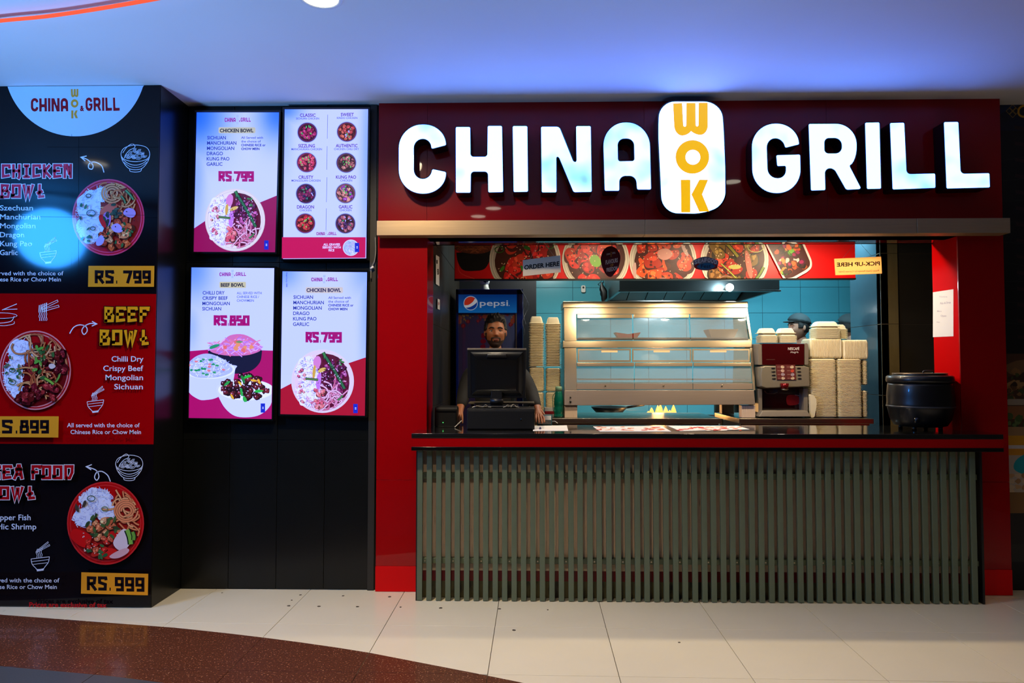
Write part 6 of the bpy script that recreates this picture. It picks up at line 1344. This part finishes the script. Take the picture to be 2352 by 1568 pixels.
obj('silver_rim', MB().hexa([W(1073, 803.5, Ym - .034), W(1209, 803.5, Ym - .034), W(1209, 799.5, Ym - .034), W(1073, 799.5, Ym - .034)], .044), mat('silver_rim', (190, 176, 150), .3, .8), mt_, bevel=.0015, label='thin bright rim along the top edge')
bk = MB(); o4 = [W(1082, 908, Ym + .026), W(1200, 908, Ym + .026), W(1202, 808, Ym - .03), W(1080, 808, Ym - .03)]; i4 = [W(1094, 895, Ym - .01), W(1186, 895, Ym - .01), W(1186, 826, Ym - .045), W(1096, 826, Ym - .045)]
bk.add(o4 + i4, [(4, 5, 6, 7), (0, 1, 5, 4), (1, 2, 6, 5), (2, 3, 7, 6), (3, 0, 4, 7)]); obj('back_shell', bk, mat('gloss_black_shell', (12, 12, 12), .2, coat=.4), mt_, bevel=.003)
obj('grip', MB().hexa([W(1118, 821, Ym - .055), W(1164, 821, Ym - .055), W(1163, 812, Ym - .05), W(1119, 812, Ym - .05)], .02), M['black'], mt_, bevel=.003)
obj('neck', MB().hexa([W(1124, 936, Ym + .0), W(1155, 936, Ym + .0), W(1152, 885, Ym - .005), W(1130, 885, Ym - .005)], .06), M['blackmatt'], mt_, bevel=.004)
obj('hinge', MB().cyl(W(1126, 921, Ym - .01), W(1156, 921, Ym - .01), .02, 16), M['blackmatt'], mt_, smooth=True)
obj('base', MB().box(WX(1096, Ym), WX(1190, Ym), Ym - .03, Ym + .18, zd + .001, zd + .014), M['blackmatt'], mt_, bevel=.004)
kb = thing('keyboard_tray', 'thin black tray with pale edge behind the till stand', 'tray', (WX(1150, Ym + .1), Ym + .2, zd))
obj('tray', MB().box(WX(1076, Ym + .15), WX(1227, Ym + .15), Ym + .15, Ym + .3, WZ(928, Ym + .15), WZ(924.5, Ym + .15)), mat('dark_silver', (110, 100, 80), .4, .5), kb, bevel=.001)
for x in (1085, 1215): obj('support', MB().box(WX(x - 3, Ym + .2), WX(x + 3, Ym + .2), Ym + .2, Ym + .23, zd, WZ(927, Ym + .15)), M['blackmatt'], kb)
cb = MB(); rnd = random.Random(31)
for x0, x1 in ((1085, 1128), (1090, 1122), (1156, 1186), (1160, 1192)):
    pts = [(WX(x0 + (x1 - x0) * k / 5, Ym - .06), Ym - .06 + rnd.uniform(-.02, .02), zd + .006 + (.02 * rnd.random() if 0 < k < 5 else 0)) for k in range(6)]; cb.tube(catmull(pts, 4), .0028, 6)
solo('till_cables', cb, mat('cable_grey', (150, 140, 120), .35), 'loose pale cables curling on the cash drawer', 'cables', kind='stuff')
# receipt printer at the left end
Yp = onT(1020, 980).y
pr = thing('receipt_printer', 'small black receipt printer at the end of the countertop beside the red pilaster', 'printer', (WX(1023, Yp), Yp + .08, ZT))
a, b_, zt_ = WX(998, Yp, 960), WX(1049, Yp, 960), WZ(934, Yp)
def prl(z, e, f_=0): return [(x, y, z) for x, y in rrect((a + b_) / 2, Yp + .08, (b_ - a) / 2 + e, .075 + e, .012, 4)]
obj('case', loft(MB(), [prl(ZT + .001, -.002), prl(ZT + .006, 0), prl(zt_ - .02, 0), prl(zt_ - .006, -.003), prl(zt_, -.012)]), M['blackmatt'], pr, smooth=False)
obj('cover', MB().box(a + .006, b_ - .006, Yp - .002, Yp + .04, zt_ - .035, zt_ - .03), M['black'], pr); obj('lamp', MB().ball((a + .06, Yp - .001, ZT + .03), .003, 8, 6), mat('green_led', (0, 60, 10), .4, emit=(.1, 1, .2), estr=2), pr, smooth=True)
# small access point / card terminal
Yr = onT(1250, 976).y
cr = thing('card_terminal', 'small teal and white box device on the counter beside the till', 'terminal', (WX(1251, Yr), Yr + .03, ZT))
obj('case', pxr(MB(), 1234, 953, 1268, 976, Yr, .055), mat('teal_case', (10, 90, 100), .3), cr, bevel=.003)
obj('label_plate', pxr(MB(), 1236.5, 954.5, 1266, 964, Yr - .001, .004), M['white'], cr); fp = obj('front_plate', pxr(MB(), 1236.5, 965, 1266, 974.5, Yr - .001, .004), M['black'], cr)
p = Print(front(Yr - .0012), l0=6); p.line(circ(1247, 969, 2, 14), .9, (200, 206, 206), True); p.text('tp-link', 1251, 1258, 970.6, 2.4, (190, 196, 196), .01); p.build('logo_print', bpy.data.materials['sign_ink'], fp)
solo('terminal_cable', MB().tube(catmull([W(1268, 968, Yr + .03), W(1274, 967, Yr + .03), W(1281, 972, Yr + .02)], 4), .002, 6), M['white'], 'short white cable curling out of the teal box device', 'cable')
# sheets on the counter
def sheet(name, pts, label, cat, m, ink=None, th=.0012):
    a = [onT(*q_) for q_ in pts]; t = thing(name, label, cat, tuple(sum(a, Vector()) / 4)); obj('sheet', MB().prism([v + Vector((0, 0, .0004)) for v in a], (0, 0, th)), m, t)
    if ink: pp = Print(lambda u, v: onT(u, v) + Vector((0, 0, th + .0004)), (0, 0, 1), l0=8); ink(pp); pp.build('print', bpy.data.materials['sign_ink'], t)
    return t
sheet('paper_sheet', [(1224, 989.5), (1305, 989.5), (1302, 977), (1226, 978)], 'white paper with a small blue mark in front of the teal box device', 'paper', M['paper'], lambda pp: pp.poly(catmull([(1238, 986), (1243, 986), (1243, 983), (1240, 980), (1239, 983)], 3, True), (20, 30, 110)))
def mink(seed):
    def f(pp):
        r_ = random.Random(seed)
        for _ in range(46):
            v = r_.random(); x = (1374 if seed == 1 else 1560) + r_.random() * 148; y = 980.5 + v * 8; pp.blob(x, y, r_.uniform(3, 9), r_.choice([(206, 60, 40), (226, 150, 110), (190, 90, 50), (230, 200, 180), (240, 226, 216), (200, 40, 50)]), r_, ry=.9)
    return f
sheet('laminated_menu', [(1378, 991), (1542, 991), (1520, 978.5), (1362, 979.5)], 'laminated colour menu lying on the counter, the one nearer the till', 'menu', M['paper'], mink(1))
sheet('laminated_menu', [(1562, 990), (1722, 986), (1694, 978), (1534, 978)], 'laminated colour menu lying on the counter, the one nearer the kettle', 'menu', M['paper'], mink(2))
# soup kettle
ck = Vector((WX(2113, 4.67, 920), 4.67, ZT)); rk = 68 * 4.67 / F
kt = thing('soup_kettle', 'round black soup kettle with lid at the right end of the countertop', 'kettle', tuple(ck))
Hk = WZ(860, ck.y - rk * .3) - ZT
blk = mat('kettle_black', (10, 11, 12), .36, var=.2, coat=.2)
obj('body', MB().lathe(ck, [(rk * .62, .022), (rk * .78, .03), (rk * .9, Hk * .2), (rk * .975, Hk * .4), (rk * 1.0, Hk * .44), (rk * .985, Hk * .48), (rk * .985, Hk * .62), (rk * .96, Hk * .8), (rk * .93, Hk * .86)], 48), blk, kt, smooth=True)
obj('band', MB().lathe(ck, [(rk * .99, Hk * .40), (rk * 1.012, Hk * .415), (rk * 1.012, Hk * .43), (rk * .99, Hk * .445)], 48), mat('band_grey', (60, 60, 58), .3), kt, smooth=True)
obj('rim', MB().lathe(ck, [(rk * .88, Hk * .85), (rk * .985, Hk * .86), (rk * 1.0, Hk * .9), (rk * .985, Hk * .965), (rk * .93, Hk * .985), (rk * .84, Hk * .985), (rk * .84, Hk * .9)], 48), blk, kt, smooth=True)
ld = obj('lid', MB().lathe(ck, [(rk * .83, Hk * .97), (rk * .8, Hk * 1.01), (rk * .79, Hk * 1.02), (rk * .7, Hk * 1.0), (rk * .2, Hk * 1.01)], 48), blk, kt, smooth=True)
obj('lid_trim', MB().lathe(ck, [(rk * .80, Hk * 1.005), (rk * .815, Hk * 1.015), (rk * .80, Hk * 1.03), (rk * .785, Hk * 1.02)], 48), mat('trim_bronze', (120, 100, 76), .3, .6), ld, smooth=True)
obj('lid_handle', MB().tube(catmull([ck + Vector((.03, 0, Hk * 1.01)), ck + Vector((.03, 0, Hk * 1.06)), ck + Vector((.09, 0, Hk * 1.06)), ck + Vector((.09, 0, Hk * 1.01))], 4), .006, 8), blk, ld, smooth=True)
for a in (.8, 2.4, 3.9, 5.4): obj('foot', MB().cyl(ck + Vector((math.cos(a) * rk * .6, math.sin(a) * rk * .6, .0)), ck + Vector((math.cos(a) * rk * .6, math.sin(a) * rk * .6, .026)), .014, 10), M['black'], kt, smooth=True)
obj('dial', MB().cyl(ck + Vector((-rk * .55, -rk * .76, Hk * .2)), ck + Vector((-rk * .6, -rk * .84, Hk * .2)), .018, 14), M['black'], kt, smooth=True)
# ------------------------------------------------------------------ ceiling lamp, red ribbon, conduit
dl = G(735, -9, CEIL); dl.z = CEIL
def downlight(c, label, group=None, seen=True):
    t = thing('ceiling_downlight', label, 'lamp', (c[0], c[1], CEIL - .012), group); b = MB().lathe((c[0], c[1], CEIL - .012), [(.092, .011), (.108, .011), (.106, .002), (.09, 0), (.086, .006)], 40); obj('ring', b, M['white'], t, smooth=True)
    obj('diffuser', MB().lathe((c[0], c[1], CEIL - .010), [(.087, .009), (.087, .002), (.06, 0), (.01, 0)], 40), mat('lamp_glow', (240, 235, 220), .5, emit=(1, .90, .72), estr=14), t, smooth=True)
downlight(dl, 'round glowing downlight in the ceiling above the menu screens')
for c, l in (((-3.77, 2.6), 'round downlight near the poster pillar'), ((-.36, 1.47), 'round downlight above the viewer'), ((-.56, 1.05), 'round downlight just behind the viewer'), ((2.0, 2.55), 'round downlight towards the neighbouring shop')): downlight(c, l)
# round blue display behind the viewer whose reflection stands on the poster
bd = thing('round_display', 'round blue-white lit display on the mall side opposite the poster', 'display', (-4.96, 1.46, 2.5))
nv = (Vector((-2.9, 4.24, 1.9)) - Vector((-4.96, 1.46, 2.83))).normalized(); q_ = nv.to_track_quat('Z', 'Y')
def disc(r0, r1, d0, d1, n=40):
    mb = MB(); vs = []
    for r, d_ in ((r0, d0), (r0, d1), (r1, d1), (r1, d0)): vs += [Vector((-4.96, 1.46, 2.83)) + q_ @ Vector((r * math.cos(2 * PI * k / n), r * math.sin(2 * PI * k / n), d_)) for k in range(n)]
    return mb.add(vs, [(i * n + k, i * n + (k + 1) % n, ((i + 1) % 4) * n + (k + 1) % n, ((i + 1) % 4) * n + k) for i in range(4) for k in range(n)])
obj('rim', disc(.31, .33, -.04, .01), M['blackmatt'], bd, smooth=False)
obj('lit_face', disc(.001, .31, -.01, .0), mat('display_blue', (20, 60, 120), .4, var=.1, scale=3, emit=(.03, .30, 1), estr=110), bd)
rb = MB(); pts = [(-60, 56), (0, 47.5), (100, 38), (200, 24), (330, 2), (420, -16), (520, -40)]
zrb = CEIL - .045; cen = [G(x, y, zrb) for x, y in pts]; cen = [Vector(v) for v in catmull(cen, 5)]
wd_ = .012
rb.add([v + Vector((0, -wd_, 0)) for v in cen] + [v + Vector((0, wd_, -.004)) for v in cen] + [v + Vector((0, wd_, -.001)) for v in cen] + [v + Vector((0, -wd_, .003)) for v in cen],
       [f for i in range(len(cen) - 1) for f in [tuple(a * len(cen) + b_ for a, b_ in ((j, i), (j, i + 1), ((j + 1) % 4, i + 1), ((j + 1) % 4, i))) for j in range(4)]])
t = thing('hanging_ribbon', 'glowing orange-red ribbon strung just under the ceiling', 'ribbon', tuple(cen[0])); obj('band', rb, mat('red_ribbon_glow', (255, 80, 40), .4, emit=(1, .10, .03), estr=.75), t)  # weak glow put into the ribbon's material to keep it bright orange
for k in (2, 20): v = cen[k]; obj('clip', MB().cyl(v + Vector((0, 0, 0)), (v.x, v.y, CEIL), .003, 8), M['white'], t)
YJ = YL - .03
t = thing('conduit', 'grey cable conduit with a small box beside the screens', 'conduit', tuple(W(853, 960, YJ)))
obj('cable', MB().tube(catmull([W(862, 545, YJ), W(863, 575, YJ), W(860, 600, YJ), W(853, 615, YJ), W(852, 640, YJ)], 5), .004, 8), mat('conduit_grey', (120, 116, 104), .5), t, smooth=True)
obj('connector', MB().cyl(W(851, 617, YJ - .004), W(858, 612, YJ - .004), .008, 10), M['white'], t, smooth=True)
# ------------------------------------------------------------------ people
def ga(x, s): return math.exp(-(x / s) ** 2)
def face_pt(d):
    """surface of a head, face towards -y, centre at the origin, about .236 high"""
    x, y, z = .075 * d.x, .098 * d.y, .119 * d.z
    if d.y < 0: y = -.094 * abs(d.y) ** .82
    t = max(0, -z / .119)
    x *= 1 - .27 * t * t
    if d.y > 0: y *= 1 - .42 * t
    x *= 1 + .03 * ga(z - .03, .05)
    if d.y < 0:
        y -= .013 * ga(z + .098, .022) * ga(x, .028)
        g = max(0, 1 - (z + .028) / .048) if z > -.028 else ga(z + .028, .007)
        y -= .023 * ga(x, .0105) * min(1, g) * (1 if z < .022 else 0) + .009 * ga(abs(x) - .012, .007) * ga(z + .029, .008)
        y += .011 * ga(abs(x) - .031, .014) * ga(z - .004, .011)
        y -= .005 * ga(z - .024, .009) * ga(x, .045)
        y -= .005 * ga(abs(x) - .046, .018) * ga(z + .026, .02)
        y -= .008 * ga(x, .022) * (ga(z + .056, .0055) + ga(z + .068, .006)) - .004 * ga(x, .02) * ga(z + .062, .0025)
        y += .004 * ga(x, .03) * ga(z + .08, .008)
    return Vector((x, y, z))
def shell(fn, nu=64, nv=48):
    def f(u, v):
        th = PI * (.0005 + .999 * v); ph = 2 * PI * u; d = Vector((math.sin(th) * math.sin(ph), -math.sin(th) * math.cos(ph), math.cos(th))); return fn(d)
    return MB().grid(f, nu, nv, wrap=True)
def xf(mb, M4):
    q = MB(); q.v = [tuple(M4 @ Vector(p)) for p in mb.v]; q.f = mb.f; return q
def skin(name, joints, edges, mat_, parent, level=2, root=0):
    off = Vector(parent['_o']); me = bpy.data.meshes.new(name); names = list(joints)
    me.from_pydata([tuple(Vector(joints[k][0]) - off) for k in names], [(names.index(a), names.index(b)) for a, b in edges], [])
    o = bpy.data.objects.new(name, me); COL.objects.link(o); o.parent = parent; o['_o'] = tuple(off)
    sk = o.modifiers.new('skin', 'SKIN'); sk.use_smooth_shade = True
    o.modifiers.new('round', 'SUBSURF').levels = level; o.modifiers['round'].render_levels = level
    if not me.skin_vertices:
        bm = bmesh.new(); bm.from_mesh(me); bm.verts.layers.skin.verify(); bm.to_mesh(me); bm.free()
    for i, k in enumerate(names):
        r = joints[k][1]; me.skin_vertices[0].data[i].radius = (r, r) if not isinstance(r, tuple) else r; me.skin_vertices[0].data[i].use_root = (i == root)
    me.materials.append(mat_); return o
SKIN = mat('skin', (158, 96, 60), .5, var=.06, scale=30); SKIN.node_tree.nodes['Principled BSDF'].inputs['Subsurface Weight'].default_value = .08
HAIR = mat('black_hair', (12, 8, 6), .5, var=.5, scale=26, stretch=(1, 3, 3), bump=.8, bscale=120)
JACK = mat('charcoal_jacket', (15, 13, 12), .85, var=.25, scale=14, bump=.5, bscale=30); TROU = mat('dark_trousers', (20, 20, 24), .8)
def person(label, hc, yaw, skinm, look='cashier', sh_w=.2, hands=None, tilt=0, jacket=JACK, floor_z=0):
    hc = Vector(hc); R = Matrix.Rotation(yaw, 4, 'Z'); T = Matrix.Translation(hc) @ R @ Matrix.Rotation(tilt, 4, 'X') @ Matrix.Scale(1.06, 4)
    t = thing('person', label, 'person', (hc.x, hc.y + .03, floor_z))
    body_R = R.to_3x3()
    def B(x, y, z): return hc + body_R @ Vector((x, y, z))
    neck = (0, .03, -.10); sh = -.30; w = sh_w
    J = {'pelvis': (B(0, .06, -.90), .10), 'waist': (B(0, .05, -.72), .10), 'chest': (B(0, .05, -.45), .12), 'collar': (B(0, .045, -.24), .06), 'neck': (B(0, .03, -.15), .052), 'skull': (B(0, .02, -.06), .05)}
    E = [('pelvis', 'waist'), ('waist', 'chest'), ('chest', 'collar'), ('collar', 'neck'), ('neck', 'skull')]
    K = {'pelvis': (B(0, .06, -.92), .14), 'waist': (B(0, .05, -.72), .135), 'chest': (B(0, .05, -.46), (.15, .12)), 'collar': (B(0, .045, -.26), .08), 'nape': (B(0, .04, -.185), .062)}
    KE = [('pelvis', 'waist'), ('waist', 'chest'), ('chest', 'collar'), ('collar', 'nape')]
    for s, n_ in ((-1, 'a'), (1, 'b')):
        ar = (hands or {}).get(s)
        el, wr = ar if ar else (B(s * (w + .06), .06, -.58), B(s * (w + .04), -.1, -.82))
        el, wr = Vector(el), Vector(wr); J['sh' + n_] = (B(s * w, .05, sh), .055); J['el' + n_] = (el, .04); J['wr' + n_] = (wr, .026)
        E += [('chest', 'sh' + n_), ('sh' + n_, 'el' + n_), ('el' + n_, 'wr' + n_)]
        K['sh' + n_] = (B(s * w, .05, sh + .01), .072); K['el' + n_] = (el, .056); K['mid' + n_] = (el.lerp(wr, .6), .046); K['cuff' + n_] = (el.lerp(wr, .95), .038)
        KE += [('chest', 'sh' + n_), ('sh' + n_, 'el' + n_), ('el' + n_, 'mid' + n_), ('mid' + n_, 'cuff' + n_)]
        dr = (wr - el).normalized(); dr = (dr + Vector((0, -.35, -.1))).normalized(); side = dr.cross(Vector((0, 0, 1))).normalized(); palm = wr + dr * .06; J['pa' + n_] = (palm, .026); E.append(('wr' + n_, 'pa' + n_))
        for f_, (o_, ln) in enumerate(((-.027, .062), (-.01, .075), (.008, .07), (.025, .055))):
            k0 = palm + side * o_ * .8 + dr * .02; k1 = palm + side * o_ * 1.1 + dr * (.03 + ln * .5) + Vector((0, 0, -.004)); k2 = palm + side * o_ * 1.15 + dr * (.03 + ln * .85) + Vector((0, 0, -.024))
            for q_, (v_, r_) in enumerate(((k0, .0095), (k1, .0088), (k2, .0072))): J['f%s%d%d' % (n_, f_, q_)] = (v_, r_)
            E += [('pa' + n_, 'f%s%d0' % (n_, f_)), ('f%s%d0' % (n_, f_), 'f%s%d1' % (n_, f_)), ('f%s%d1' % (n_, f_), 'f%s%d2' % (n_, f_))]
        sgn = s; k1 = wr + dr * .03 - side * s * .028; k2 = wr + dr * .065 - side * s * .045 + Vector((0, 0, -.012))
        J['t%s0' % n_] = (k1, .0115); J['t%s1' % n_] = (k2, .0088); E += [('wr' + n_, 't%s0' % n_), ('t%s0' % n_, 't%s1' % n_)]
    skin('body', J, E, skinm, t, 2, 0)
    skin('jacket', K, KE, jacket, t, 2, 0)
    L_ = {'hip': (B(0, .06, -.95), .13)}; LE = []
    for s, n_ in ((-1, 'a'), (1, 'b')):
        hf = hc.z - floor_z
        L_['th' + n_] = (B(s * .09, .06, -1.02), .085); L_['kn' + n_] = (B(s * .1, .04, -1.02 - (hf - 1.02) * .46), .058); L_['an' + n_] = (B(s * .1, .07, -hf + .1), .042)
        LE += [('hip', 'th' + n_), ('th' + n_, 'kn' + n_), ('kn' + n_, 'an' + n_)]
        c = B(s * .1, .02, -hf); f_ = (B(0, -1, 0) - B(0, 0, 0)); obj('shoe', MB().ball(c + Vector((0, 0, .035)), .06, 14, 8, (.75, 1.9, .58)), M['blackmatt'], t, smooth=True)
    skin('trousers', L_, LE, TROU, t, 1, 0)
    obj('head', xf(shell(face_pt, 72, 64), T), skinm, t, smooth=True)
    for s in (-1, 1):
        obj('ear', xf(MB().ball((s * .077, .008, -.004), .03, 14, 10, (.26, .55, .92)), T), skinm, t, smooth=True)
        ey = obj('eye', xf(MB().ball((s * .031, -.069, .004), .0128, 16, 12), T), mat('eye_white', (190, 176, 164), .25), t, smooth=True)
        obj('iris', xf(MB().ball((s * .031, -.0795, .003), .0052, 12, 8, (1, .5, 1)), T), mat('iris', (24, 14, 8), .15), ey, smooth=True)
        obj('eyelid', xf(MB().tube(catmull([(s * .017, -.0785, .004), (s * .024, -.0835, .0105), (s * .032, -.0845, .012), (s * .040, -.081, .0095), (s * .046, -.073, .004)], 4), [.0026] * 17, 6), T), skinm, t, smooth=True)
        obj('eyebrow', xf(MB().tube(catmull([(s * .012, -.0925, .022), (s * .024, -.0945, .0265), (s * .037, -.089, .0275), (s * .05, -.078, .021)], 4), [.0022 + .0022 * math.sin(PI * min(1, .25 + k / 14)) for k in range(13)], 6), T), HAIR, t, smooth=True)
    obj('lips', xf(MB().ball((0, -.0955, -.062), .02, 16, 8, (1, .32, .42)), T), mat('lips', (120, 58, 46), .45), t, smooth=True)
    if look == 'cashier':
        def hr(d):
            v = face_pt(d); line_ = .06 + .016 * ga(v.x - .012, .03) + .004 * noise.noise(Vector((v.x * 90, 0, 1))) if d.y < -.3 else .066 - (d.y + .3) * .075
            side = -.01 if abs(d.x) > .8 and d.y < .15 else line_
            k = 1 if v.z > min(line_, 9) else 0
            if abs(d.x) > .72 and -.55 < d.y < .3: k = 1 if v.z > .012 else 0
            if d.y > .25: k = 1 if v.z > -.055 else 0
            n_ = noise.noise(d * 5) * .006 + noise.noise(Vector((d.x * 22, d.y * 5, d.z * 22))) * .004
            fr_ = max(0, -d.y); ridge = .0035 * math.sin(d.x * 26 + d.z * 9 + 3 * noise.noise(d * 3)) + .002 * math.sin(d.x * 61 + d.y * 20)
            th = .007 + n_ + .010 * max(0, d.z) + .021 * ga(d.z - .66, .2) * fr_ * (1 + .5 * d.x) + .008 * ga(d.z - .85, .2) + ridge * max(.2, d.z)
            return v + d * (th if k else -.006)
        obj('hair', xf(shell(hr, 96, 72), T), HAIR, t, smooth=True)
        def bd_(d):
            v = face_pt(d); ax = abs(v.x); k = 0
            if d.y < .1:
                if v.z < -.073 and not (ax < .008 and v.z > -.078): k = 1
                if v.z < -.058 - .02 * max(0, 1 - ax / .06) and ax > .034: k = 1
                if ax > .064 and v.z < -.005: k = 1
                if -.055 < v.z < -.043 and ax < .032: k = 1
                if ax > .024 and ax < .036 and v.z < -.045: k = 1
            return v + d * ((.0024 + .001 * noise.noise(d * 40)) if k else -.004)
        obj('beard', xf(shell(bd_, 110, 90), T), mat('beard_hair', (52, 30, 19), .7, var=.4, scale=200), t, smooth=True)
    else:
        def hr(d):
            v = face_pt(d); k = (v.z > .035 or (d.y > .1 and v.z > -.05) or (abs(d.x) > .75 and v.z > -.01 and d.y > -.4)); return v + d * (.006 if k else -.005)
        obj('hair', xf(shell(hr, 64, 48), T), HAIR, t, smooth=True)
        def cp(d):
            v = face_pt(d); k = v.z > .045 - .02 * d.y; q_ = .016 + .008 * ga(d.z - .6, .4); w_ = v + d * (q_ if k else -.01)
            return w_
        cpo = obj('cap', xf(shell(cp, 48, 40), T), mat('cap_cloth', (52, 66, 70), .8), t, smooth=True)
        obj('peak', xf(MB().ball((0, -.10, .052), .06, 20, 8, (1.05, .85, .12)), T), bpy.data.materials['cap_cloth'], cpo, smooth=True)
    return t
hcY = 5.30
h0 = W(1138, 763, hcY)
person('young bearded man in charcoal jacket standing behind the till', h0, .08, SKIN, 'cashier', .19,
       {-1: (W(1066, 900, 5.22), W(1058, 938, 5.08)), 1: (W(1222, 905, 5.2), W(1234, 940, 5.02))}, tilt=-.05)
SK2 = mat('skin_paler', (190, 140, 116), .5)
CK = mat('chef_shirt', (16, 18, 24), .8)
person('kitchen worker in grey cap seen in profile behind the foam stacks', W(1835, 752, 6.85), -PI / 2 + .15, SK2, 'cap', .2, None, 0, CK)
person('kitchen worker in dark cap mostly hidden by the inner pillar', W(1950, 752, 7.1), PI + .5, SK2, 'cap', .2, None, 0, CK)
# pen in the cashier's hand
a = W(1060, 966, 4.86); b_ = W(1045, 981, 4.72); b_.z = ZT + .006
solo('pen', MB().tube([a, b_], [.004, .003], 8), M['white'], 'pale pen held over the counter near the receipt printer', 'pen')
